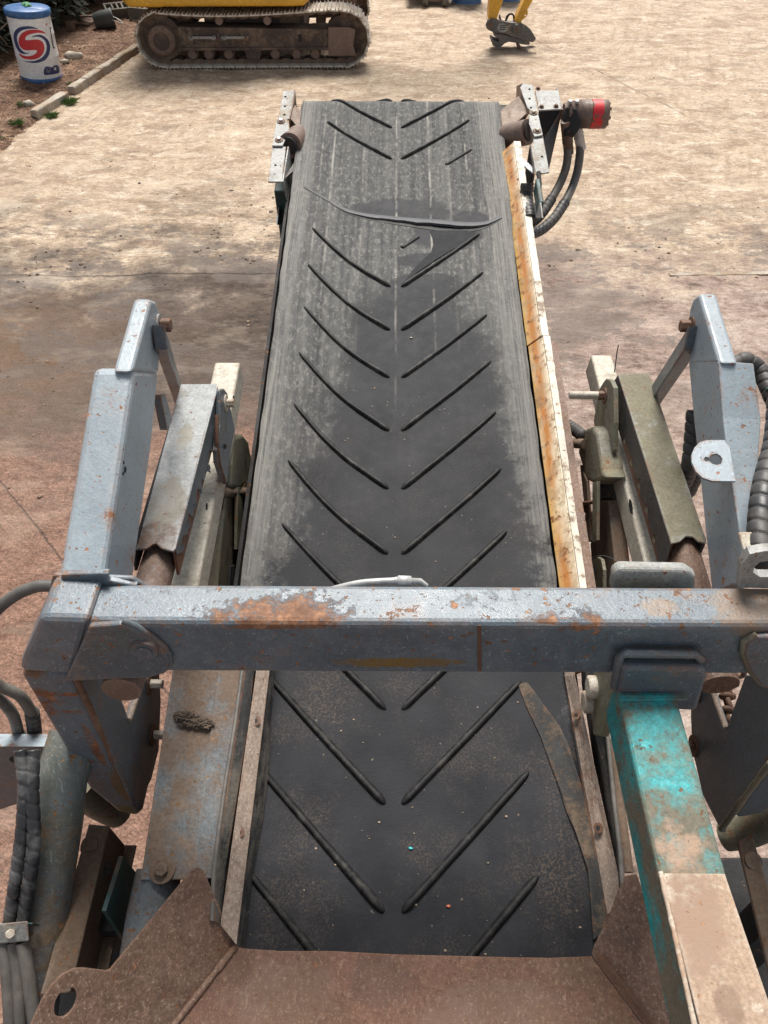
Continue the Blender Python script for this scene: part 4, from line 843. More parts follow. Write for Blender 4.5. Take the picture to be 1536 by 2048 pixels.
# left: side plate, edge rubber, dusty wear strip, skirt rubber on the belt
yT, yBt = 1240, 1880
sl = part('side_cover', MBu().prism([PW(*ext((345, 1345), (281, 1758), 1240), .115), PW(*ext((484, 1345), (425, 1758), 1240), .115), PW(428, 1758, .115), PW(281, 1760, .115)], (0, 0, -.006)), 'plate', None, .002, label='brown mud-stained cover plate beside the belt below the beam')
obj('cover_overlap', MBu().prism([PW(*ext((437, 1345), (382, 1758), 1240), .119), PW(*ext((484, 1345), (425, 1758), 1240), .119), PW(427, 1756, .119), PW(382, 1756, .119)], (0, 0, -.0035)), M['plate'], sl, .0012)
obj('cover_side', MBu().prism([PW(*ext((345, 1345), (281, 1758), 1240), .113), PW(281, 1760, .113), PW(281, 1760, .113) + Vector((.0, 0, -.24)), PW(*ext((345, 1345), (281, 1758), 1240), .113) + Vector((.0, 0, -.24))], (.006, 0, 0)), M['mudsteel'], sl)
bolt(sl, PW(325, 1741, .1155), Wn, .016, 'mudsteel', 1.9, .011)
part('lower_tube', MBu().tube([PW(318, 1745, .055), PW(300, 1830, .055), PW(285, 1930, .055)], .055, 20), 'plate')
er = [((484, 1345), (508, 1345)), ((470, 1450), (497, 1450)), ((452, 1560), (478, 1570)), ((438, 1660), (462, 1670)), ((428, 1740), (450, 1740)), ((424, 1842), (442, 1850))]
er = [((490, 1250), (516, 1250))] + er; rings = []
for a, b in er:
    p, q = PW(*a, .155), PW(*b, .135); rings.append([p, p + Vector((.006, 0, .002)), q, q + Vector((0, 0, -.06)), p + Vector((0, 0, -.05))])
obj_er = part('edge_rubber', MBu().loft(rings), 'skirt', None, .0015)
obj('rubber_lip', MBu().tube([r_[0] + Vector((0, 0, .001 + .002 * mnoise.noise(Vector((i * 1.3, 0, 0))))) for i, r_ in enumerate(rings)], .0055, 8), M['hosegrey'], obj_er)
a0, a1 = (513, 1250), (440, 1850)
sq = [((525 - 12, 1250), (553, 1250)), ((512, 1345), (539, 1345)), ((441, 1850), (473, 1890))]
ws_ = part('wear_strip', MBu().loft([[PW(*a, .150), PW(*b, .118), PW(*b, .112), PW(*a, .144)] for a, b in sq]), 'strip', None, .0015, label='dusty tan wear strip on the left of the belt')
nn = (Vector((.03, 0, .03))).normalized()
for x, y in ((511, 1442), (478, 1665)):
    ca = PW(x, y, .1345); csk(ws_, ca + nn * .001, Wn, .013)
rk = []
for (bx, by), (tx, ty) in zip(((556, 1250), (554, 1345), (545, 1450), (541, 1545), (530, 1640), (512, 1740), (505, 1800), (494, 1900)), ((552, 1250), (538, 1345), (525, 1450), (512, 1555), (500, 1650), (487, 1755), (481, 1810), (470, 1900))):
    b = PW(bx, by, .012); t = PW(tx, ty, .112); b.z = wing(b.x, b.y) + .008
    rk.append([t, b, b + Vector((-.008, 0, -.003)), t + Vector((-.01, 0, -.004))])
part('skirt_rubber', MBu().loft(rk), 'skirt', None, .002)
# right: wear strip, skirt rubber, torn flap, outer rubber
sq = [((1122, 1240), (1148, 1240)), ((1129, 1352), (1150, 1352)), ((1215, 1830), (1248, 1800))]
ws2 = part('wear_strip', MBu().loft([[PW(*a, .030), PW(*b, .075), PW(*b, .068), PW(*a, .022)] for a, b in sq]), 'strip', None, .0015, label='dusty rust-brown wear strip on the right of the belt')
for x, y in ((1153, 1430), (1197, 1656)):
    csk(ws2, PW(x, y, .056), Vector((-.7, 0, .8)), .013)
rk = []
for (bx, by), (tx, ty) in zip(((1118, 1250), (1122, 1352), (1140, 1470), (1160, 1600), (1185, 1750), (1203, 1850), (1208, 1920)), ((1122, 1250), (1131, 1352), (1149, 1470), (1171, 1600), (1199, 1750), (1216, 1838), (1226, 1900))):
    b = PW(bx, by, .006); t = PW(tx, ty, .03); rk.append([b, t, t + Vector((.01, 0, -.006)), b + Vector((.01, 0, -.004))])
part('skirt_rubber', MBu().loft(rk), 'skirt', None, .001)
fp = [(1036, 1368), (1054, 1364), (1066, 1378), (1090, 1412), (1120, 1452), (1141, 1498), (1148, 1525), (1160, 1560), (1172, 1605), (1190, 1690), (1206, 1770), (1216, 1835), (1203, 1868), (1187, 1880), (1181, 1800), (1176, 1740), (1160, 1690), (1150, 1660), (1133, 1622), (1120, 1580), (1098, 1520), (1080, 1470), (1052, 1412)]
fv = []
ctop = [PW(x, y, .010 + .018 * (1 if x > 1140 else max(0, (x - 1040) / 130))) for x, y in fp]
part('torn_flap', MBu().prism(ctop, (0, 0, -.007)), weathered('torn_rubber', (.020, .020, .020), .3, .0, mud=.58, mudcol=(.15, .11, .078), rough=.75, worn=.1, seed=23, sc=1.6, scratch=0), None, .0015, label='torn black rubber flap lying on the right side of the belt')
rings = []
for a, b in (((1168, 1250), (1186, 1250)), ((1172, 1352), (1196, 1352)), ((1192, 1480), (1216, 1480)), ((1214, 1600), (1228, 1600)), ((1232, 1700), (1240, 1700)), ((1238, 1775), (1246, 1782))):
    p, q = PW(*a, .07), PW(*b, .115); rings.append([p, q, q + Vector((.008, 0, -.004)), q + Vector((.008, 0, -.1)), p + Vector((0, 0, -.06))])
e2 = part('edge_rubber', MBu().loft(rings), 'skirt', None, .0015)
obj('rubber_lip', MBu().tube([r_[1] for r_ in rings], .006, 8), M['hosegrey'], e2)
part('side_rod', MBu().tube([PW(1222, 1480, .10), PW(1236, 1600, .09), PW(1255, 1745, .08)], .015, 10), 'mudsteel')
ol = part('hanger_plate', polyU([(1188, 1300), (1232, 1300), (1228, 1370), (1210, 1455), (1202, 1473), (1186, 1470), (1184, 1440)], .52, .02), 'olive', None, .004)
for x, y in ((1187, 1374), (1178, 1404)):
    q = PU(x, y, .515); obj('bolt_head', MBu().tube([q + Un * .01, q - Un * .012, q - Un * .016], [.030, .030, .024], 22), M['pin'], ol)

# ---------------------------------------------------------------- feed chute at the bottom
lipw = .10; c0 = PW(800, 1908, lipw); tn = Vector((0, math.tan(R(8)), 1)).normalized()
def CH(x, y): return onPlane(x, y, c0, tn)
lipn = [(466, 1890), (482, 1896), (560, 1901), (660, 1903), (790, 1909), (900, 1911), (1010, 1914), (1100, 1914), (1184, 1913)]
lp_ = [CH(x, y) for x, y in lipn]
tot = [p + Vector((0, .004 * mnoise.noise(p * 14), 0)) for p in lp_]
M['chuteplate'] = weathered('chute_plate', (.135, .064, .040), .2, .26, rustcol=(.16, .070, .038), mud=.45, mudcol=(.155, .094, .066), rough=.75, worn=.35, worncol=(.22, .145, .11), seed=24, scratch=.1, fleck=.3, speccol=(.36, .26, .18), blobs=[(CH(560, 1990), (.12, .06, .2), 'mud'), (CH(760, 1960), (.07, .05, .2), (.12, .065, .048)), (CH(1010, 2010), (.13, .05, .2), 'mud'), (CH(900, 2040), (.06, .04, .2), (.165, .098, .07)), (CH(480, 1925), (.03, .05, .1), (.10, .05, .032))])
chute = part('chute_plate', MBu().prism(tot + [CH(1438, 2250), CH(188, 2250)], tn * -.010), 'chuteplate', None, .002, label='rusty brown chute floor at the bottom of the view')
ap = PU(395, 1737, -.445); F1, F2 = CH(468, 1891), CH(188, 2250)
pn = (F2 - F1).cross(ap - F1); pn = pn if pn.z > 0 else -pn; pn.normalize()
def CL(x, y): return onPlane(x, y, F1, pn)
ol_ = [(386, 1741), (393, 1735), (402, 1737), (409, 1745), (470, 1889), (188, 2250), (-60, 2250), (62, 2052), (85, 2000), (103, 1972), (125, 1950), (150, 1938), (168, 1937), (214, 1943), (221, 1940)]
he = [(131 + 20 * math.cos(t) * 1.0 + 12 * math.sin(t), 2005 - 31 * math.sin(t) + 4 * math.cos(t)) for t in [k * 2 * math.pi / 22 for k in range(22)]]
cw = part('chute_wing', holed([CL(x, y) for x, y in ol_], [CL(x, y) for x, y in he], pn * -.010), 'rustplate', None, 0, label='speckled rusty wing plate with an oval hole, left of the chute')
obj('weld_bead', MBu().tube([F1.lerp(F2, t) + pn * .002 + Vector((.004, 0, .002)) for t in [i / 30 for i in range(31)]], [.008 + .003 * mnoise.noise(Vector((i * 1.1, 3, 0))) for i in range(31)], 8), M['rustplate'], cw)
ap = PU(1262, 1748, .545); G1, G2 = CH(1184, 1911), CH(1438, 2250)
pr = (G2 - G1).cross(ap - G1); pr = pr if pr.z > 0 else -pr; pr.normalize()
def CR(x, y): return onPlane(x, y, G1, pr)
or_ = [(1183, 1908), (1188, 1890), (1216, 1836), (1236, 1780), (1250, 1752), (1272, 1748), (1310, 1850), (1440, 2250), (1438, 2252)]
cw2 = part('chute_wing', MBu().prism([CR(x, y) for x, y in or_], pr * -.010), 'rustplate', None, .002, label='speckled rusty wing plate right of the chute')
obj('weld_bead', MBu().loft([[p, p + Vector((.022, 0, .016)), p + Vector((.026, 0, .006)), p + Vector((.004, 0, -.006))] for p in [G1.lerp(G2, t) + pr * .003 for t in (0, .25, .5, .75, 1)]]), M['bolt'], cw2)

# ---------------------------------------------------------------- lower left: flange, channel, tube, hoses
pf = part('flange_panel', MBu().prism([PY(x, y, .94) for x, y in ((-60, 1490), (104, 1490), (112, 1540), (150, 1572), (150, 1600), (60, 1600), (-60, 1640))], fwd * .012), 'paint', None, .003)
obj('flange_top', MBu().prism([PY(-60, 1494, .93), PY(106, 1494, .93), PY(104, 1484, .95), PY(-60, 1484, .95)], fwd * .03 - upw * .012), M['arm'], pf, .003)
for x in (50,):
    q = PY(x, 1520, .9395); obj('hose_hole', MBu().prism([q + rgt * (.040 * math.cos(t)) + upw * (.022 * math.sin(t)) for t in [k * math.pi / 9 for k in range(18)]], fwd * -.0008), M['dark'], pf)
tb = part('side_tube', MBu().tube([PU(150, 1470, -.80), PU(122, 1560, -.815), PU(112, 1640, -.825), PU(90, 1800, -.835), PU(60, 2080, -.845)], [.062, .062, .064, .06, .056], 24), M['olive'] if False else 'arm', label='rust-blotched grey tube at the lower left')
tb.data.materials.clear(); tb.data.materials.append(weathered('blotched_tube', (.13, .155, .18), .2, .46, rustcol=(.22, .11, .045), mud=.42, mudcol=(.19, .135, .08), rough=.36, worn=.3, worncol=(.36, .40, .42), seed=25.7, green=.45, grain=.5, scratch=.5, sc=.8))
part('cast_knuckle', MBu().tube(spline([PY(150, 1560, .97), PY(200, 1600, .98), PY(235, 1625, .99)], 5), [.06 - .0015 * i for i in range(11)], 16), 'olive')
chn_ = part('brown_channel', MBu().prism([PU(177, 1648, -.79), PU(219, 1652, -.735), PU(140, 1985, -.735), PU(80, 1990, -.79)], (0, 0, -.012)), 'mudsteel', None, .003, label='mud-coated channel at the lower left')
obj('channel_web', polyU([(219, 1653), (250, 1690), (246, 1720), (182, 1980), (140, 1985)], -.736, -.012), M['mudsteel'], chn_, .002)
obj('channel_foot', MBu().prism([PU(250, 1690, -.735), PU(182, 1980, -.735), PU(182, 1980, -.735) + Vector((.03, 0, 0)), PU(250, 1690, -.735) + Vector((.03, 0, 0))], (0, 0, -.01)), M['mudsteel'], chn_)
bolt(chn_, PU(187, 1693, -.765) + Vector((0, 0, .004)), Wn, .017, 'mudsteel', 1.8, .008)
obj('slot', MBu().cyl(PU(209, 1738, -.7355), PU(209, 1738, -.7345), .017, seg=16), M['dark'], chn_)
part('teal_plate', MBu().prism([PU(x, y, -.66) for x, y in ((246, 1712), (284, 1760), (276, 1850), (262, 1900), (212, 1822))], (-.01, 0, 0)), 'tealdark')
sv = 1.80
def spiral_hose(pts, r, pitch_):
    h = part('guarded_hose', MBu().tube(spline(pts, 10), r * .8, 12), 'hose'); obj('spiral_guard', wrapped(pts, r, pitch_, .17), M['wornguard'], h); return h
N_ = N('worn_guard'); f = N_.noise(14, 5, .65); M['wornguard'] = N_.fin(N_.mix(N_.rng(f, .42, .7), (.028, .029, .032), (.20, .20, .197)), .36, .0, f, .1, .003)
spiral_hose([PD(40, 1500, 1.78), PD(48, 1570, 1.77), PD(44, 1660, 1.76), PD(32, 1750, 1.76), PD(18, 1850, 1.77)], .0150, .032)
spiral_hose([PD(66, 1500, 1.79), PD(64, 1590, 1.77), PD(68, 1680, 1.76), PD(60, 1760, 1.76), PD(46, 1850, 1.77)], .0165, .034)
part('hose_clamp', MBu().prism([PD(-8, 1848, 1.735), PD(56, 1842, 1.735), PD(58, 1882, 1.735), PD(-6, 1888, 1.735)], (PD(0, 1848, 1.765) - PD(0, 1848, 1.735))), 'steel', None, .003)
cl = part('hose_clamp_edge', MBu().box(PD(56, 1845, 1.735), PD(60, 1880, 1.735) + Vector((.006, .03, -.02))), 'tealdark')
bolt(mach, PD(20, 1868, 1.797), (CPOS and (toB(CPOS) - PD(20, 1868, 1.797))), .010, 'pin', 1.6) if False else None
q = PD(20, 1868, 1.731); qn = (toB(CPOS) - q).normalized()
part('bolt', ngon(q, qn, .011, .012), 'pin', None, .002)
for k, pts in enumerate((((6, 1884), (14, 1950), (22, 2080)), ((26, 1884), (36, 1960), (42, 2080)), ((44, 1884), (58, 1960), (74, 2080)))):
    part('plain_hose', MBu().tube(spline([PD(x, y, 1.755 - .015 * i) for i, (x, y) in enumerate(pts)], 6), .014 + .002 * (k == 2), 12), 'hosegrey')
part('plain_hose', MBu().tube(spline([PY(112, 1172, 1.03), PY(75, 1173, 1.03), PY(35, 1188, 1.02), PY(-5, 1218, 1.0), PY(-40, 1262, .98)], 7), .013, 12), 'hosegrey', label='grey hose arching out behind the beam end')
for pts, k in ((((-30, 1350), (0, 1372), (40, 1392), (64, 1425), (68, 1500)), .0), (((-30, 1385), (0, 1400), (26, 1430), (38, 1470), (42, 1505)), .01)):
    p3 = [PY(x, y, 1.0 - k) for x, y in pts]
    part('plain_hose', MBu().tube(spline(p3[:4], 7), .014, 12), 'hosegrey')
    part('guarded_hose', wrapped([p3[3], p3[3].lerp(p3[4], .5) + Vector((.004, 0, 0)), p3[4]], .018, .022), 'guard')

# lower right
part('brown_channel', MBu().prism([PD(1476, 1682, 2.05), PD(1505, 1668, 2.05), PD(1600, 1990, 1.75), PD(1555, 2010, 1.75)], (0, 0, -.015)), 'mudsteel', None, .003)
q = PD(1506, 1722, 2.0); part('channel_disc', MBu().ring(q, Wn, .022, .006, 22), 'mudsteel')
part('cast_knuckle', MBu().tube(spline([PY(1450, 1672, .98), PY(1500, 1660, .97), PY(1570, 1620, .96)], 5), [.045 + .001 * i for i in range(11)], 16), 'olive')
# chassis below
def wbox(a, b):
    x0, y0, z0 = a; x1, y1, z1 = b
    part('chassis_box', MBu().prism([toB((x0, y0, z0)), toB((x1, y0, z0)), toB((x1, y1, z0)), toB((x0, y1, z0))], upw * (z1 - z0)), 'dark', None, .01)
wbox((-1.0, -.9, .45), (1.05, .74, .92)); wbox((1.06, -.9, .45), (1.75, 1.0, .88)); wbox((-.50, -.6, .93), (.56, .70, 1.22)); wbox((-1.02, .05, .93), (-.70, .76, 1.0))
for xx in (-.72, 1.0):
    part('support_post', MBu().prism([toB((xx - .045, .62, .9)), toB((xx + .045, .62, .9)), toB((xx + .045, .70, .9)), toB((xx - .045, .70, .9))], upw * .50), 'dark')
def crawler(x0):
    c_ = MBu(); pts = []
    for k in range(24):
        t = k / 24 * 2 * math.pi; cy = (1.0 if math.cos(t) > 0 else -1.6) * .5; pts.append(toB((x0, cy - .4 + .24 * math.cos(t), .25 + .24 * math.sin(t))))
    c_.prism(pts, rgt * .35); return c_
part('crawler_track', crawler(-.95), 'dark', None, .01); part('crawler_track', crawler(.85), 'dark', None, .01)

# ---------------------------------------------------------------- excavator behind
M['yellow'] = weathered('yellow_paint', (.62, .33, .025), .12, .16, mud=.15, mudcol=(.32, .24, .15), rough=.4, worn=.2, seed=31, scratch=.2)
M['shoe'] = weathered('track_shoe', (.60, .56, .50), .25, .22, mud=.55, mudcol=(.42, .34, .25), rough=.6, worn=.5, worncol=(.6, .57, .5), seed=32, sc=1.5)
M['trackframe'] = weathered('track_frame', (.055, .036, .03), .3, .45, rustcol=(.14, .06, .03), mud=.45, mudcol=(.19, .14, .10), rough=.65, worn=.2, seed=33)
M['coupler'] = weathered('coupler_grey', (.09, .09, .092), .25, .2, mud=.4, mudcol=(.26, .21, .15), rough=.5, worn=.4, seed=34, sc=2)
gl, gr = onG(281, 141), onG(737, 139)
yaw = math.atan2(gr.y - gl.y, gr.x - gl.x); LEN = (gr - gl).length; mid_ = (gl + gr) / 2
ex = thing('excavator', (mid_.x, mid_.y + 1.2, .01), 'yellow tracked excavator with dusty steel tracks and grey quick hitch lowered to the ground', 'excavator', rot=(0, 0, yaw))
HX = LEN / 2; TZ = .36
def track_path():
    pts = []; rr = .345
    for k in range(13): a = -math.pi / 2 - k * math.pi / 12; pts.append((-HX + rr + .02 + rr * math.cos(a), TZ + .02 + rr * math.sin(a)))
    for k in range(1, 16):
        t = k / 16; pts.append((-HX + rr + .02 + t * (2 * HX - 2 * rr - .04), TZ + .02 + rr - .06 * math.sin(math.pi * t) * (1.3 - t) + .03 * t))
    for k in range(13): a = math.pi / 2 - k * math.pi / 12; pts.append((HX - rr - .02 + rr * math.cos(a), TZ + .02 + .015 * (1 - k / 12) + rr * math.sin(a)))
    for k in range(1, 12): pts.append((HX - rr - .02 - k / 12 * (2 * HX - 2 * rr - .04), .035))
    return [Vector((x, 0, z)) for x, z in pts]
TP = track_path() + [track_path()[0]]; acc = [0]
for a, b in zip(TP, TP[1:]): acc.append(acc[-1] + (b - a).length)
def tp_at(d):
    d %= acc[-1]
    for i in range(len(TP) - 1):
        if acc[i + 1] >= d:
            t = (d - acc[i]) / (acc[i + 1] - acc[i]); return TP[i].lerp(TP[i + 1], t), (TP[i + 1] - TP[i]).normalized()
shoe_mb = MBu().prism([(-.083, -.25, -.006), (.083, -.25, -.006), (.086, .25, -.006), (-.083, .25, -.006)], (0, 0, .018))
for gx_ in (-.078, -.026, .04): shoe_mb.prism([(gx_ - .009, -.25, .012), (gx_ + .009, -.25, .012), (gx_ + .004, -.25, .034), (gx_ - .004, -.25, .034)], (0, .5, 0))
shoe_me = shoe_mb.mesh('shoe'); shoe_me.materials.append(M['shoe'])
link_mb = MBu()
for yy in (-.08, .08): link_mb.prism([(-.08, yy - .018, -.006), (.08, yy - .018, -.006), (.066, yy - .018, -.060), (.02, yy - .018, -.070), (-.04, yy - .018, -.070), (-.072, yy - .018, -.05)], (0, .036, 0))
link_mb.cyl((-.075, -.1, -.035), (-.075, .1, -.035), .022, seg=8)
link_me = link_mb.mesh('track_link'); link_me.materials.append(M['trackframe'])
nsh = 46
def make_track(cy):
    tf = MBu(); tf.prism([(-HX + .62, cy - .17, .25), (HX - .60, cy - .17, .25), (HX - .60, cy - .17, .50), (-HX + .62, cy - .17, .54)], (0, .34, 0))
    t = obj('track', tf, M['trackframe'], ex, .012)
    obj('track_ledge', MBu().prism([(-HX + .62, cy - .20, .24), (HX - .60, cy - .20, .24), (HX - .60, cy - .20, .275), (-HX + .62, cy - .20, .275)], (0, .03, 0)), M['trackframe'], t)
    for k in range(nsh):
        p, d = tp_at(acc[-1] * k / nsh); a = math.atan2(d.z, d.x); nrm = Vector((-d.z, 0, d.x))
        m4 = Matrix(((d.x, 0, nrm.x, p.x), (0, 1, 0, cy), (d.z, 0, nrm.z, p.z), (0, 0, 0, 1)))
        for nm, me in (('track_shoe', shoe_me), ('track_link', link_me)): link(bpy.data.objects.new(nm, me), t, m4)
    spx = -HX + .365
    sp = obj('sprocket', MBu().cyl((spx, cy - .10, TZ + .02), (spx, cy + .10, TZ + .02), .29, seg=40), M['trackframe'], t, .008)
    obj('sprocket_hub', MBu().tube([(spx, cy - .10, TZ), (spx, cy - .20, TZ), (spx, cy - .21, TZ)], [.205, .20, .17], 36), M['roller'], t)
    obj('hub_ring', MBu().tube([(spx, cy - .211, TZ), (spx, cy - .222, TZ)], [.12, .115], 30), M['trackframe'], t)
    for k in range(10):
        an = k * math.pi / 5; obj('bolt_head', ngon((spx + .165 * math.cos(an), cy - .205, TZ + .165 * math.sin(an)), (0, -1, 0), .016, .015), M['bolt'], t)
    ix = HX - .365; obj('idler_wheel', MBu().cyl((ix, cy - .09, TZ + .02), (ix, cy + .09, TZ + .02), .29, seg=40), M['trackframe'], t, .01)
    cp_ = [(HX - .62, .16), (HX - .20, .16), (HX - .24, .30), (HX - .20, .50), (HX - .30, .535), (HX - .60, .535)]
    obj('idler_cover', MBu().prism([(x, cy - .205, z) for x, z in cp_], (0, .06, 0)), M['roller'], t, .008)
    for x in (-HX + .78, -HX + 1.02, -HX + 1.32, -HX + 1.72, -HX + 2.02, -HX + 2.34, -HX + 2.62):
        obj('track_roller', MBu().tube([(x, cy - .15, .175), (x, cy - .11, .175), (x, cy - .10, .175), (x, cy + .10, .175), (x, cy + .11, .175), (x, cy + .15, .175)], [.06, .06, .085, .085, .06, .06], 18), M['roller'], t)
    for x in (-HX + 1.25, -HX + 1.95): obj('carrier_roller', MBu().cyl((x, cy - .20, .62), (x, cy + .10, .62), .055, seg=16), M['roller'], t)
    obj('chain_guard', MBu().prism([(x, cy - .18, z) for x, z in ((-HX + 1.56, .25), (-HX + 1.82, .25), (-HX + 1.78, .11), (-HX + 1.72, .10), (-HX + 1.66, .10), (-HX + 1.60, .11))], (0, .05, 0)), M['trackframe'], t, .006)
    for x0 in (-HX + .78, -HX + 1.26):
        sb_ = MBu().box((x0, cy - .235, .395), (x0 + .40, cy - .215, .43)); sb_.box((x0 + .02, cy - .235, .38), (x0 + .06, cy - .16, .43)); sb_.box((x0 + .34, cy - .235, .38), (x0 + .38, cy - .16, .43))
        obj('step', sb_, M['steel'], t, .004)
    obj('frame_slot', MBu().box((HX - 1.05, cy - .1715, .34), (HX - 1.0, cy - .1725, .44)), M['dark'], t)
make_track(-.95); make_track(.95)
obj('undercarriage', MBu().box((-.75, -.8, .35), (.75, .8, .66)), M['trackframe'], ex, .03)
obj('slew_ring', MBu().cyl((0, 0, .66), (0, 0, .79), .55, seg=40), M['dark'], ex)
bx0 = -HX - .10
body = [(bx0 + .10, -1.20), (.62, -1.20), (.80, -1.17), (1.3, 1.15), (bx0 + .10, 1.15), (bx0 - .05, .8), (bx0 - .05, -.8)]
obj('body', MBu().prism([(x, y, .80) for x, y in body], (0, 0, .27)), M['yellow'], ex, .05, 3)
obj('counterweight', MBu().prism([(x, y, .795) for x, y in ((bx0 + .08, -1.22), (bx0 + .62, -1.22), (bx0 + .62, 1.22), (bx0 + .08, 1.22), (bx0 - .12, .8), (bx0 - .12, -.8))], (0, 0, 1.05)), M['yellow'], ex, .06, 3)
obj('engine_cover', MBu().box((bx0 + .63, -1.14, 1.09), (.1, 1.14, 1.85)), M['yellow'], ex, .05)
cabf = obj('cab', MBu().box((.12, .25, 1.09), (1.28, 1.14, 2.55)), M['yellow'], ex, .06)
glz = N('cab_glass'); M['glass'] = glz.fin((.03, .04, .045), .08)
obj('cab_window', MBu().box((.22, .235, 1.5), (1.18, .248, 2.4)), M['glass'], cabf); obj('cab_window', MBu().box((1.282, .33, 1.3), (1.294, 1.06, 2.4)), M['glass'], cabf)
# boom, dipper and quick hitch
def EXL(px, py, Y): return ex.matrix_world.inverted() @ onY(px, py, Y)
ya = mid_.y + 1.2
def polyE(pts, yy, th): return MBu().prism([EXL(x, y, yy) for x, y in pts], (0, th, 0))
ct = EXL(1000, 70, ya)
dp_ = [(979, 46), (977, 36), (979, 10), (982, -60), (975, -190), (1000, -200), (1022, -60), (1006, 2), (994, 37), (990, 46)]
dip = obj('dipper_arm', polyE(dp_, ya - .13, .26), M['yellow'], ex, .012)
obj('hitch_link', polyE([(1031, 49), (1030, 42), (1049, 0), (1078, -70), (1092, -64), (1064, 4), (1056, 18), (1046, 35), (1042, 48)], ya - .11, .22), M['yellow'], ex, .012)
obj('link_ear', holed([EXL(x, y, ya - .12) for x, y in ((1052, 20), (1056, 22), (1055, 30), (1049, 37), (1044, 40), (1046, 28))], [EXL(1051 + 1.8 * math.cos(t), 31 + 1.8 * math.sin(t), ya - .12) for t in [k * math.pi / 5 for k in range(10)]], (0, .03, 0)), M['yellow'], ex)
q1, q2 = EXL(990, -190, ya), Vector((1.2, 0, 1.25))
pk = Vector(((q1.x + q2.x) * .5 + .1, 0, max(q1.z, 3.2) + 1.0))
obj('boom', MBu().prism([(q2.x - .1, -.16, q2.z - .2), (q2.x + .3, -.16, q2.z - .05), (pk.x + .1, -.16, pk.z - .35), (q1.x, -.16, q1.z - .15), (q1.x + .15, -.16, q1.z + .15), (pk.x, -.16, pk.z + .2), (q2.x - .15, -.16, q2.z + .3)], (0, .32, 0)), M['yellow'], ex, .02)
obj('boom_cylinder', MBu().cyl((pk.x - .4, 0, pk.z + .25), q1 + Vector((.1, 0, .55)), .07), M['coupler'], ex)
obj('dipper_head', MBu().prism([q1 + Vector(v) for v in ((-.16, -.12, -.2), (.2, -.12, -.1), (.25, -.12, .6), (-.05, -.12, .6))], (0, .24, 0)), M['yellow'], ex, .02)
hk = [(974, 52), (974, 44), (979, 39), (986, 37), (994, 39), (1004, 42), (1020, 45), (1032, 46), (1045, 48), (1053, 52), (1062, 60), (1068, 70), (1071, 76), (1069, 83), (1064, 85), (1056, 82), (1040, 78), (1026, 74), (1010, 68), (990, 66), (980, 62)]
cu_ = obj('quick_hitch', polyE(hk, ya - .17, .05), M['coupler'], ex, .006); obj('hitch_cheek', polyE(hk, ya + .12, .05), M['coupler'], cu_, .006)
obj('hitch_core', polyE([(976, 46), (1045, 50), (1062, 66), (1050, 76), (1010, 66), (984, 60)], ya - .12, .24), M['coupler'], cu_)
lowp = [(987, 66), (1012, 70), (1028, 75), (1050, 80), (1060, 84), (1059, 90), (1050, 90), (1032, 86), (1018, 84), (1010, 87), (1003, 93), (995, 95), (986, 92), (983, 84), (984, 78), (990, 82), (998, 84), (997, 78), (988, 72)]
obj('hitch_jaw', polyE(lowp, ya - .14, .28), M['coupler'], cu_, .008)
obj('locking_hook', polyE([(1032, 86), (1038, 86), (1041, 92), (1044, 97), (1040, 99), (1035, 96)], ya - .05, .08), M['roller'], cu_, .004)
for (x, y), r_ in (((981, 49), .075), ((1033, 57), .065)):
    q = EXL(x, y, ya - .17); obj('hitch_pin', MBu().tube([q, q + Vector((0, -.03, 0)), q + Vector((0, -.035, 0))], [r_, r_, r_ * .7], 22), M['coupler'], cu_)
    obj('pin_end', MBu().cyl(q + Vector((0, -.035, 0)), q + Vector((0, -.05, 0)), r_ * .45, seg=12), M['bolt'], cu_)
q = EXL(1005.5, 55.5, ya - .17); vs_ = [q + Vector((.085 * math.cos(t), -.001, .062 * math.sin(t) - .1 * .085 * math.cos(t))) for t in [k * math.pi / 14 for k in range(28)]]
obj('cast_badge', MBu().prism(vs_, (0, -.010, 0)), M['steel'], cu_, .003)
for k in range(3):
    for i in range(5 if k != 2 else 4):
        qq = q + Vector((-.045 + i * .022, -.012, .028 - k * .028)); obj('badge_letter', MBu().box(qq, qq + Vector((.013, -.004, .014))), M['dark'], cu_)
obj('link_eye', MBu().torus(EXL(1066.5, 77.5, ya - .145), (0, 1, 0), .028, .012), M['coupler'], cu_)
for pts in (((999, 30), (1002, 40), (1010, 42), (1014, 32), (1022, 27), (1028, 32), (1030, 44)), ((998, 34), (1003, 42), (1012, 41), (1018, 30), (1026, 30), (1028, 44))):
    obj('hitch_hose', MBu().tube(spline([EXL(x, y, ya) for x, y in pts], 5), .011, 8), M['hose'], ex)

# ---------------------------------------------------------------- drums
M['drumblue'] = weathered('blue_drum', (.03, .11, .28), .18, .1, mud=.2, mudcol=(.32, .28, .22), rough=.45, worn=.3, seed=41)
M['drumwhite'] = weathered('white_drum_paint', (.80, .81, .81), .06, .10, rustcol=(.35, .25, .15), mud=.10, mudcol=(.5, .46, .38), rough=.4, worn=.2, worncol=(.6, .6, .58), seed=42, scratch=.15, sc=1.5)
for nm, c in (('print_red', (.50, .025, .035)), ('print_navy', (.022, .035, .12)), ('print_white', (.74, .75, .76)), ('print_black', (.03, .03, .035))): M[nm] = simple(nm, c, .06, .45, 10, .05)
lo, hi = onG(84, 163), None
DRr, DH = .29, .88
lean = Vector((.055, .03, 1)).normalized(); drot = lean.to_track_quat('Z', 'Y').to_euler()
bcen = onG(85, 157, .05)
dr = thing('oil_drum', (bcen.x, bcen.y, .05), 'white drum with blue rim and red and navy S emblem, leaning at the yard edge', 'drum', rot=drot)
prof = [(.285, 0), (.29, .012), (.29, .055), (.285, .06)]
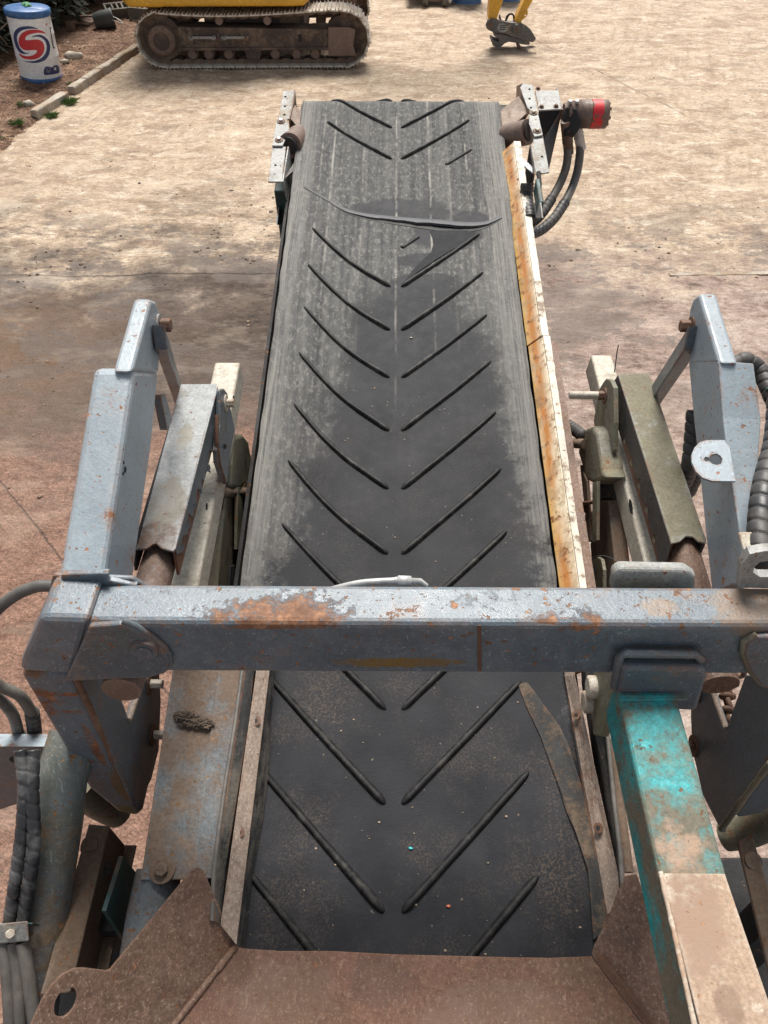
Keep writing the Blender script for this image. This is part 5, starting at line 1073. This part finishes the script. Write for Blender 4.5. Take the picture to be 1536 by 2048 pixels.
obj('base_band', MBu().tube([(0, 0, z) for r_, z in prof], [r_ for r_, z in prof], 48), M['drumblue'], dr)
body_ = [(.283, .055), (.286, .30), (.290, .31), (.286, .32), (.286, .57), (.290, .58), (.286, .59), (.284, .80)]
obj('drum_body', MBu().tube([(0, 0, z) for r_, z in body_], [r_ for r_, z in body_], 56), M['drumwhite'], dr)
rim = [(.284, .79), (.30, .80), (.305, .83), (.300, .872), (.285, .882), (.262, .878), (.262, .86)]
obj('rim_band', MBu().tube([(0, 0, z) for r_, z in rim], [r_ for r_, z in rim], 56, cap=False), M['drumblue'], dr)
obj('drum_lid', MBu().cyl((0, 0, .84), (0, 0, .876), .266, seg=40), M['drumwhite'], dr)
rag = obj('rag_scrap', MBu().lump((.12, -.02, .885), (.12, .06, .03), 3, .5, 1.8, 3), simple('green_rag', (.06, .20, .10), .3, .8, 20), None); 
rag.parent = None; rag.matrix_world = dr.matrix_world.copy(); rag.name = 'cloth'; tag(rag, 'crumpled green cloth scrap on the lid of the white drum', 'cloth')
# printed emblem: traced from the drum's own face, wrapped on its wall
dmi = None
def drum_pt(px, py, r_=.2875):
    global dmi
    if dmi is None: bpy.context.view_layer.update(); dmi = dr.matrix_world.inverted()
    o_ = dmi @ CPOS; d = dmi.to_3x3() @ ray(px / 5.12, py / 5.12)
    a = d.x ** 2 + d.y ** 2; b = 2 * (o_.x * d.x + o_.y * d.y); c = o_.x ** 2 + o_.y ** 2 - r_ * r_; disc = b * b - 4 * a * c
    t = (-b - math.sqrt(max(0, disc))) / (2 * a); return o_ + d * t
def decal(pts, mat, r_, name, sm_=True, step=14):
    if sm_:
        n = len(pts); sp = []
        for i in range(n):
            p0, p1, p2, p3 = (Vector((*pts[(i + k) % n], 0)) for k in (-1, 0, 1, 2))
            for k in range(4):
                t = k / 4; q = .5 * ((2 * p1) + (p2 - p0) * t + (2 * p0 - 5 * p1 + 4 * p2 - p3) * t * t + (3 * p1 - p0 - 3 * p2 + p3) * t ** 3); sp.append((q.x, q.y))
        pts = sp
    xs = [p[0] for p in pts]; ys = [p[1] for p in pts]
    def inside(x, y):
        c = False; j = len(pts) - 1
        for i in range(len(pts)):
            if (pts[i][1] > y) != (pts[j][1] > y) and x < (pts[j][0] - pts[i][0]) * (y - pts[i][1]) / (pts[j][1] - pts[i][1]) + pts[i][0]: c = not c
            j = i
        return c
    vin = [Vector(p) for p in pts]; ne = len(vin); yv = min(ys) + step / 2
    while yv < max(ys):
        xv = min(xs) + step / 2
        while xv < max(xs):
            if inside(xv, yv): vin.append(Vector((xv, yv)))
            xv += step
        yv += step
    r = delaunay_2d_cdt(vin, [(i, (i + 1) % ne) for i in range(ne)], [], 0, .01)
    fs_ = [f for f in r[2] if inside(sum(r[0][i].x for i in f) / len(f), sum(r[0][i].y for i in f) / len(f))]
    return obj(name, MBu().add([drum_pt(v.x, v.y, r_) for v in r[0]], fs_, True), M[mat], dr)
decal([(330, 262), (420, 285), (490, 345), (520, 440), (515, 540), (480, 610), (410, 650), (320, 655), (240, 630), (180, 560), (145, 460), (130, 370), (150, 310), (210, 272), (270, 262)], 'print_white', .2885, 'emblem_ground')
decal([(392, 296), (335, 274), (270, 268), (200, 280), (152, 318), (138, 370), (150, 440), (176, 505), (215, 545), (262, 553), (304, 540), (255, 538), (212, 502), (186, 448), (173, 390), (185, 345), (222, 313), (280, 298), (340, 294)], 'print_navy', .290, 'emblem_swirl')
decal([(322, 382), (365, 361), (420, 358), (470, 385), (503, 430), (514, 490), (502, 560), (465, 612), (410, 638), (345, 645), (285, 638), (240, 622), (300, 628), (365, 620), (425, 592), (465, 545), (478, 488), (468, 432), (432, 392), (385, 376)], 'print_navy', .290, 'emblem_swirl')
decal([(470, 345), (435, 318), (385, 305), (320, 304), (262, 318), (215, 350), (192, 398), (193, 448), (218, 492), (258, 514), (318, 514), (362, 512), (379, 522), (368, 545), (335, 566), (285, 576), (235, 568), (192, 545), (215, 582), (260, 604), (325, 610), (390, 596), (436, 556), (455, 500), (446, 448), (415, 414), (368, 404), (312, 410), (268, 411), (258, 395), (272, 370), (310, 350), (370, 338), (425, 337)], 'print_red', .291, 'emblem_letter', step=16)
decal([(510, 282), (525, 280), (527, 292), (517, 294), (553, 484), (562, 482), (565, 494), (550, 498), (540, 478)], 'print_black', .290, 'letter_edge', False, 8)
decal([(448, 735), (460, 692), (490, 680), (530, 690), (555, 672), (590, 668), (604, 690), (607, 740), (560, 758), (500, 766), (458, 768)], 'print_navy', .2895, 'badge_strip', True, 10)
for cx_, cy_, rr in ((498, 718, 24), (563, 705, 20), (596, 700, 14)):
    obj('badge_ring', MBu().tube([drum_pt(cx_ + rr * math.cos(t), cy_ + rr * math.sin(t), .291) for t in [k * math.pi / 9 for k in range(19)]], .0022, 5, cap=False), M['steel'], dr)
decal([(485, 712), (497, 724), (510, 712), (508, 728), (497, 734), (486, 728)], 'steel', .2912, 'badge_mark', False, 8); decal([(556, 692), (570, 690), (572, 715), (558, 717)], 'print_white', .2912, 'badge_mark', False, 8)
decal([(478, 235), (488, 250), (465, 262), (472, 250)], 'print_red', .289, 'paint_chip', False, 6)
def blue_drum(px, py, lab):
    p = onG(px, py); t = thing('oil_drum', (p.x, p.y + .28, 0), lab, 'drum', 'blue drums at the far side of the yard')
    obj('drum_body', MBu().tube([(0, 0, z) for z in (0, .02, .03, .28, .29, .30, .58, .59, .60, .87, .88)], [.275, .285, .28, .28, .29, .28, .28, .29, .28, .28, .285], 40), M['drumblue'], t)
    obj('drum_rim', MBu().torus((0, 0, .012), (0, 0, 1), .285, .012, 40), M['steel'], t); obj('drum_lid', MBu().cyl((0, 0, .86), (0, 0, .875), .27, seg=32), M['drumblue'], t); return t
blue_drum(935, 12, 'blue steel drum beside the trailer wheels at the far edge')
blue_drum(1015, 7, 'blue steel drum partly hidden behind the yellow dipper arm')
# small trailer at the far edge
p = onG(868, 14); tr = thing('trailer', (p.x, p.y, 0), 'low dark trailer with small wheels at the far edge of the yard', 'trailer')
obj('bed', MBu().box((-.5, .1, .22), (.35, 1.6, .30)), M['dark'], tr, .01); obj('side_rail', MBu().box((-.52, .05, .10), (.0 - .14, .1, .3)), M['mudsteel'], tr)
obj('axle', MBu().box((-.11, .05, .07), (.16, .14, .2)), M['roller'], tr, .01)
for x in (-.16, .20):
    wl = obj('wheel', MBu().tube([(x - .05, .05, .11), (x - .04, .05, .11), (x + .04, .05, .11), (x + .05, .05, .11)], [.09, .115, .115, .09], 24), M['hosegrey'], tr); obj('rim', MBu().cyl((x - .052, .05, .11), (x + .052, .05, .11), .05, seg=16), M['steel'], wl)

# ---------------------------------------------------------------- yard edge: bank, kerb, blocks, plants
M['stone'] = weathered('kerb_concrete', (.36, .32, .26), .25, .1, mud=.55, mudcol=(.34, .25, .17), rough=.85, worn=.4, worncol=(.6, .56, .5), seed=51, scratch=0)
M['block'] = weathered('old_concrete_block', (.17, .16, .135), .2, .02, mud=.3, mudcol=(.17, .12, .08), rough=.9, worn=.3, seed=52, scratch=0)
M['timber'] = weathered('old_timber', (.22, .145, .105), .2, .05, mud=.3, mudcol=(.14, .09, .06), rough=.85, worn=.3, seed=53, scratch=0, streak=(1, 8, 8))
kp = [onG(-330, 480), onG(0, 310), onG(80, 235), onG(150, 190), onG(275, 108), onG(400, 30), onG(430, -60)]
kx = [(q.y, q.x) for q in kp]
def kerb_x(y):
    if y <= kx[0][0]: return kx[0][1]
    for (a, xa), (b, xb) in zip(kx, kx[1:]):
        if a <= y <= b: return xa + (xb - xa) * (y - a) / (b - a)
    return kx[-1][1]
bv = []; rows = 150; cols = 60
for j in range(rows + 1):
    y = kx[0][0] + (26 - kx[0][0]) * j / rows
    for i in range(cols + 1):
        t = i / cols; x = kerb_x(y) + .02 - t ** 1.6 * 9; q = Vector((x * 2, y * 2, 0))
        edge_ = min(1, t * 9); fade = min(1, j / 18)
        bv.append((x, y, (-.03 + edge_ * fade * (.07 + .035 * mnoise.noise(q) + .03 * mnoise.noise(q * 3.3)) + t * .16 * fade)))
bank = obj('bank', MBu().add(bv, [(j * (cols + 1) + i + 1, j * (cols + 1) + i, (j + 1) * (cols + 1) + i, (j + 1) * (cols + 1) + i + 1) for j in range(rows) for i in range(cols)], True), M['litter']); tag(bank, kind='structure')
def bank_h(x, y):
    t = max(0, min(1, (kerb_x(y) + .02 - x) / 9)) ** (1 / 1.6); q = Vector((x * 2, y * 2, 0))
    return -.03 + min(1, t * 9) * (.07 + .035 * mnoise.noise(q) + .03 * mnoise.noise(q * 3.3)) + t * .16
kb = bpy.data.objects.new('kerb', None); COL.objects.link(kb); kb['kind'] = 'structure'; kb.location = (-4.5, 12, 0)
for a, b in (((78, 238), (140, 199)), ((152, 190), (178, 172)), ((179, 171), (206, 153)), ((207, 152), (240, 130)), ((241, 129), (283, 102))):
    p, q = onG(*a), onG(*b); d = (q - p); n_ = Vector((-d.y, d.x, 0)).normalized() * .11; rings = []
    for i in range(9):
        c = p.lerp(q, i / 8) - kb.location; jj = lambda k: .018 * mnoise.noise(Vector((c.x * 4, c.y * 4, k * 9)))
        rings.append([c + Vector((jj(1), 0, -.05)), c + Vector((jj(2), 0, .09 + jj(3))), c + n_ * .12 + Vector((0, 0, .105 + jj(4))), c + n_ + Vector((jj(5), 0, .10 + jj(6))), c + n_ + Vector((0, 0, -.05))])
    obj('kerb_stone', MBu().loft(rings), M['stone'], kb, .012, 2)
def rock(px, py, r_, lab, sd_, mat='stone'):
    p = onG(px, py); z = bank_h(p.x, p.y) if p.x < kerb_x(p.y) else 0
    o = obj('stone', MBu().lump((0, 0, 0), r_, 2, .45, 1.7, sd_), M[mat]); o.location = (p.x, p.y, z + r_[2] * .5); tag(o, lab, 'stone')
rock(152, 127, (.15, .08, .07), 'long pale stone on the needle litter behind the kerb', 3)
rock(132, 136, (.06, .05, .04), 'small pale stone left of the long stone', 4)
rock(60, 220, (.08, .06, .05), 'pale stone beside the near end of the kerb', 6)
rock(170, 40, (.09, .05, .04), 'whitish stone near the tree trunks', 9)
rock(140, 100, (.025, .025, .02), 'small white pebble right of the drum', 12)
def hollow_block(px, py, rz, lab, tip=0):
    p = onG(px, py); z = bank_h(p.x, p.y); t = thing('concrete_block', (p.x, p.y, z + .0), lab, 'block', rot=(tip, 0, rz))
    L, W_, H = .44, .20, .20; mb = MBu()
    for y0, y1 in ((-.10, -.07), (.07, .10)): mb.box((-L / 2, y0, 0), (L / 2, y1, H))
    for x0 in (-.22, -.10, -.015, .07, .19): mb.box((x0, -.0695, .001), (x0 + .03, .0695, H - .001))
    obj('block_shell', mb, M['block'], t, .004)
    obj('block_base', MBu().box((-L / 2 + .004, -.096, -.02), (L / 2 - .004, .096, .012)), M['block'], t)
hollow_block(240, 46, .45, 'grey hollow concrete block lying beside the dark bucket', .35)
hollow_block(289, 50, -.3, 'grey hollow concrete block close to the excavator sprocket')
p = onG(214, 68); bk = thing('bucket', (p.x, p.y, bank_h(p.x, p.y) + .13), 'dark grey bucket lying on its side among the timber', 'bucket', rot=(0, 1.45, .3))
M['bucket'] = simple('grey_plastic', (.075, .08, .078), .25, .6, 10)
obj('bucket_body', MBu().tube([(0, 0, -.16), (0, 0, -.155), (0, 0, .14), (0, 0, .16), (0, 0, .155), (0, 0, -.13)], [.10, .115, .14, .145, .135, .105], 28, cap=True), M['bucket'], bk)
obj('bucket_handle', MBu().tube(spline([(0, .145, .13), (.06, .12, .22), (.1, 0, .28), (.06, -.12, .22), (0, -.145, .13)], 6), .007, 8), M['zinc'], bk)
obj('bucket_base', MBu().torus((0, 0, -.158), (0, 0, 1), .105, .008, 24), M['bucket'], bk)
def plank(a, b, wd, th, lab, z0=.0, tilt=0):
    p, q = onG(*a), onG(*b); c = (p + q) / 2; z = bank_h(c.x, c.y); d = q - p; L = d.length
    o = obj('plank', MBu().box((-L / 2, -wd / 2, 0), (L / 2, wd / 2, th)), M['timber'], None, .004); o.location = (c.x, c.y, z + z0); o.rotation_euler = (tilt, 0, math.atan2(d.y, d.x)); tag(o, lab, 'plank')
plank((170, 66), (214, 40), .18, .03, 'wide brown plank propped behind the bucket', .03, .2)
plank((138, 64), (205, 62), .08, .025, 'narrow weathered plank raised on a timber stub left of the bucket', .12)
plank((144, 74), (150, 70), .10, .12, 'short timber stub under the narrow plank')
M['weed'] = simple('weed_green', (.13, .20, .065), .35, .6, 12, .1)
def weed(px, py, n, sz, lab, sd_):
    p = onG(px, py); z = max(0, bank_h(p.x, p.y)) if p.x < kerb_x(p.y) else .0; rnd = random.Random(sd_)
    t = thing('weed', (p.x, p.y, z - .01), lab, 'weed'); mb = MBu(); st = MBu()
    for k in range(n):
        a = rnd.uniform(0, 6.28); l = sz * rnd.uniform(.5, 1.1); up = rnd.uniform(.5, 1.3); wv = l * .055; d = Vector((math.cos(a), math.sin(a), up)).normalized(); sd2 = Vector((-math.sin(a), math.cos(a), 0)) * wv
        b0 = Vector((rnd.uniform(-1, 1), rnd.uniform(-1, 1), 0)) * sz * .35; m1 = b0 + d * l * .55; tip_ = b0 + d * l + Vector((math.cos(a), math.sin(a), -.5)) * l * .25
        mb.add([b0 - sd2 * .4, b0 + sd2 * .4, m1 + sd2, tip_, m1 - sd2], [(0, 1, 2, 3, 4)])
    obj('leaves', mb, M['weed'], t)['kind'] = 'stuff'
    for k in range(4):
        a = rnd.uniform(0, 6.28); st.tube([(0, 0, 0), (math.cos(a) * sz * .3, math.sin(a) * sz * .3, sz * .8)], .004, 5)
    obj('stem', st, M['weed'], t)
weed(139, 207, 170, .12, 'bushy green weed at the gap in the kerb', 1); weed(104, 234, 150, .10, 'grassy green weed along the front of the broken kerb', 2)
weed(36, 255, 140, .10, 'low spreading green weed left of the kerb end', 3); weed(143, 178, 40, .08, 'thin dry weed behind the gap in the kerb', 4); weed(2, 282, 40, .07, 'small green weed at the left edge of the yard', 5); weed(45, 222, 30, .09, 'wispy weed beside the pale kerb stone', 6)
# needle litter and clods
rnd = random.Random(3); mb = MBu()
for k in range(15000):
    y = rnd.uniform(9.5, 18); x = kerb_x(y) - rnd.random() ** 1.3 * 4.2 + .05
    z = bank_h(x, y) + .008; a = rnd.uniform(0, 3.14); l = rnd.uniform(.04, .16); d = Vector((math.cos(a) * l, math.sin(a) * l, rnd.uniform(-.01, .03))); sd2 = Vector((-math.sin(a), math.cos(a), 0)) * .005
    mb.add([Vector((x, y, z)) - sd2, Vector((x, y, z)) + sd2, Vector((x, y, z)) + d + sd2 * .3, Vector((x, y, z)) + d - sd2 * .3], [(0, 1, 2, 3)])
lt = N('needle_litter'); M['needle'] = lt.fin(lt.ramp(lt.noise(6, 5, .7), (.36, (.05, .026, .015)), (.5, (.17, .085, .045)), (.62, (.42, .29, .19))), .9)
tag(obj('litter', mb, M['needle']), 'brown pine needles and twigs scattered over the bank', 'litter', kind='stuff')
M['clod'] = simple('dry_mud', (.22, .155, .105), .35, .95, 9, .5); M['mudwet'] = simple('dark_mud', (.10, .072, .052), .35, .8, 9, .6)
for nm, mat, cnt, sd_ in (('gravel', 'clod', 1300, 5), ('rubble', 'mudwet', 1500, 6)):
    rnd = random.Random(sd_); mb = MBu()
    for k in range(cnt):
        if nm == 'gravel': y = 3.0 + 13 * rnd.random() ** 1.1; x = rnd.uniform(-.62, .60) * (y + 1)
        else:
            y = rnd.gauss(7.0, .55) if k % 3 else rnd.uniform(4.6, 8.6); x = rnd.gauss(-1.6, 1.5) if k % 4 else rnd.uniform(-4, 5)
            if mnoise.noise(Vector((x * 1.1, y * 1.9, 3))) < .06: continue
        if x < kerb_x(y) + .1 or y < 2.6: continue
        r_ = .004 + (.011 if nm == 'gravel' else .015) * rnd.random() ** 4; h0 = gh(x, y)
        mb.lump((x, y, h0 + r_ * .15), (r_ * rnd.uniform(.7, 1.5), r_ * rnd.uniform(.7, 1.4), r_ * .55), 1, .5, 1.5, k)
    tag(obj(nm, mb, M[mat]), {'gravel': 'small dry mud clods scattered over the yard', 'rubble': 'dark wet mud crumbs on the brown ground'}[nm], nm, kind='stuff')
# broken slab edge lying on the right
a, b = onG(1338, 551), onG(1640, 546); rings = []
for i in range(31):
    c = a.lerp(b, i / 30); jj = .02 * mnoise.noise(Vector((c.x * 5, 1, 0))); hh = .012 + .010 * mnoise.noise(Vector((c.x * 7, 4, 0)))
    rings.append([c + Vector((0, -.022 + jj * 1.4, -.02)), c + Vector((0, -.02 + jj * 1.4, hh)), c + Vector((0, .03 + jj * .6, hh + .003)), c + Vector((0, .035, -.02))])
o = obj('slab_edge', MBu().loft(rings), M['stone'], None, .006); tag(o, 'pale broken concrete edge strip lying on the right of the yard', 'concrete strip')
# mud clump on the cover, crumbs on the belt
mc_ = PW(385, 1442, .12); mw = MB4 @ mc_
mb = MBu()
def clod(c, r, sd_):
    bm = bmesh.new(); bmesh.ops.create_icosphere(bm, subdivisions=5, radius=1); vs = []
    for v in bm.verts:
        q = v.co + Vector((sd_, sd_ * .3, 0)); d = 1
        for fr_, am in ((1.3, .55), (3.1, .38), (7, .26), (15, .17)): d += am * (abs(mnoise.noise(q * fr_)) * 1.6 - .35)
        vs.append(Vector((v.co.x * r[0], v.co.y * r[1], v.co.z * r[2])) * d + Vector(c))
    mb.add(vs, [tuple(v.index for v in f.verts) for f in bm.faces], False); bm.free()
clod((-.018, .008, .003), (.026, .017, .012), 3); clod((.022, -.008, .002), (.030, .013, .010), 8); clod((-.038, .016, .001), (.011, .009, .007), 5)
o = obj('mud_clump', mb, M['mudwet']); o.matrix_world = Matrix.Translation(mw) @ MB4.to_3x3().to_4x4(); tag(o, 'dark clump of dried mud on the brown cover plate', 'mud clump')
rnd = random.Random(12); mb = MBu()
for k in range(190):
    v_ = rnd.random() ** 1.5 * 2.6 - .1; l, r_ = uedge(v_); u_ = rnd.uniform(-.42, .46); q = Bp(u_, v_, .001); s_ = .0010 + .0022 * rnd.random() ** 5
    mb.lump(q, (s_ * 1.3, s_, s_ * .7), 1, .4, 1.5, k)
o = obj('grit', mb, simple('grit', (.33, .25, .185), .4, .9, 30, .2)); o.matrix_world = MB4; tag(o, 'small brown grit crumbs scattered on the black belt', 'grit', kind='stuff')
for (x, y, c, lab) in ((897, 1812, (.45, .12, .06), 'orange-red chip of grit on the lower belt'), (821, 1696, (.05, .40, .42), 'turquoise paint flake on the lower belt'), (822, 675, (.45, .42, .36), 'pale chip beside the middle ribs of the belt')):
    q = MB4 @ PW(x, y, .003); o = obj('paint_chip', MBu().lump((0, 0, 0), (.0055, .0035, .0012), 2, .7, 2.5, x), simple('chip_%d' % x, c, .2, .7)); o.location = q; tag(o, lab, 'chip')

# ---------------------------------------------------------------- dark conifers along the bank
M['bark'] = simple('bark', (.075, .055, .042), .3, .9, 14, .6); M['leafdark'] = simple('conifer_leaf', (.014, .020, .009), .4, .7, 3, .1); M['twig'] = simple('dry_twig', (.17, .125, .09), .35, .9, 10, .3)
def conifer(x, y, hgt_, sd_, lab):
    rnd = random.Random(sd_); z = bank_h(x, y); t = thing('conifer', (x, y, z), lab, 'tree', 'dark conifers on the bank')
    obj('trunk', MBu().tube(spline([(0, 0, -.1), (.03, .02, .8), (-.04, .05, 1.8), (.02, 0, hgt_)], 4), [.13 - .11 * i / 12 for i in range(13)], 10), M['bark'], t)
    br = MBu(); lf = MBu()
    for k in range(70):
        a = rnd.uniform(0, 6.28); z0 = rnd.uniform(.08, hgt_ * .8); L = rnd.uniform(.5, 1.35); dz = rnd.uniform(-.5, .35)
        p0 = Vector((0, 0, z0)); p2 = p0 + Vector((math.cos(a) * L, math.sin(a) * L, dz)); p1 = p0.lerp(p2, .5) + Vector((rnd.uniform(-.12, .12), rnd.uniform(-.12, .12), rnd.uniform(-.1, .15)))
        br.tube(spline([p0, p1, p2], 3), [.018 - .0022 * i for i in range(7)], 5, cap=False)
        for q in range(3):
            s0 = p1.lerp(p2, rnd.random()); e0 = s0 + Vector((rnd.uniform(-.3, .3), rnd.uniform(-.3, .3), rnd.uniform(-.3, .2))); br.tube([s0, e0], [.006, .002], 4, cap=False)
    for k in range(5200):
        zz = hgt_ * (.05 + .95 * rnd.random() ** 1.7); rad = (1.25 * (1 - (zz / hgt_ - .3) * .8 if zz > hgt_ * .3 else 1)) * rnd.random() ** .5; a = rnd.uniform(0, 6.28)
        c = Vector((math.cos(a) * rad, math.sin(a) * rad, zz)); d = Vector((math.cos(a) + rnd.uniform(-.8, .8), math.sin(a) + rnd.uniform(-.8, .8), rnd.uniform(-.9, .3))).normalized() * rnd.uniform(.10, .24); s2 = d.cross(Vector((rnd.uniform(-1, 1), rnd.uniform(-1, 1), 1))).normalized() * rnd.uniform(.02, .05)
        lf.add([c, c + d * .5 + s2, c + d, c + d * .5 - s2], [(0, 1, 2, 3)])
    for k in range(110):
        a = rnd.uniform(0, 6.28); q = rnd.uniform(.3, 1.35); p0 = Vector((math.cos(a) * q, math.sin(a) * q, rnd.uniform(0, .5))); L = rnd.uniform(.4, 1.1); b_ = rnd.uniform(0, 6.28)
        p2 = p0 + Vector((math.cos(b_) * L * .6, math.sin(b_) * L * .6, rnd.uniform(-.1, .9) * L)); p1 = p0.lerp(p2, .5) + Vector((rnd.uniform(-.12, .12), rnd.uniform(-.12, .12), rnd.uniform(0, .15)))
        br.tube(spline([p0, p1, p2], 3), [.008 - .001 * i for i in range(7)], 4, cap=False)
    obj('branches', br, M['twig'], t)['kind'] = 'stuff'; obj('crown', lf, M['leafdark'], t)['kind'] = 'stuff'
for i, (x, y, h_, lab) in enumerate(((-6.8, 13.4, 3.2, 'dark conifer at the left edge behind the drum'), (-6.35, 15.1, 3.6, 'dark twiggy conifer above the drum lid'), (-5.95, 16.9, 3.6, 'dark conifer behind the timber and bucket'), (-5.5, 19.0, 3.8, 'dark conifer farthest along the bank'), (-7.9, 16.0, 3.8, 'dark conifer in the back row'), (-7.0, 18.2, 3.8, 'dark conifer at the far end of the back row'))):
    conifer(x, y, h_, 20 + i, lab)
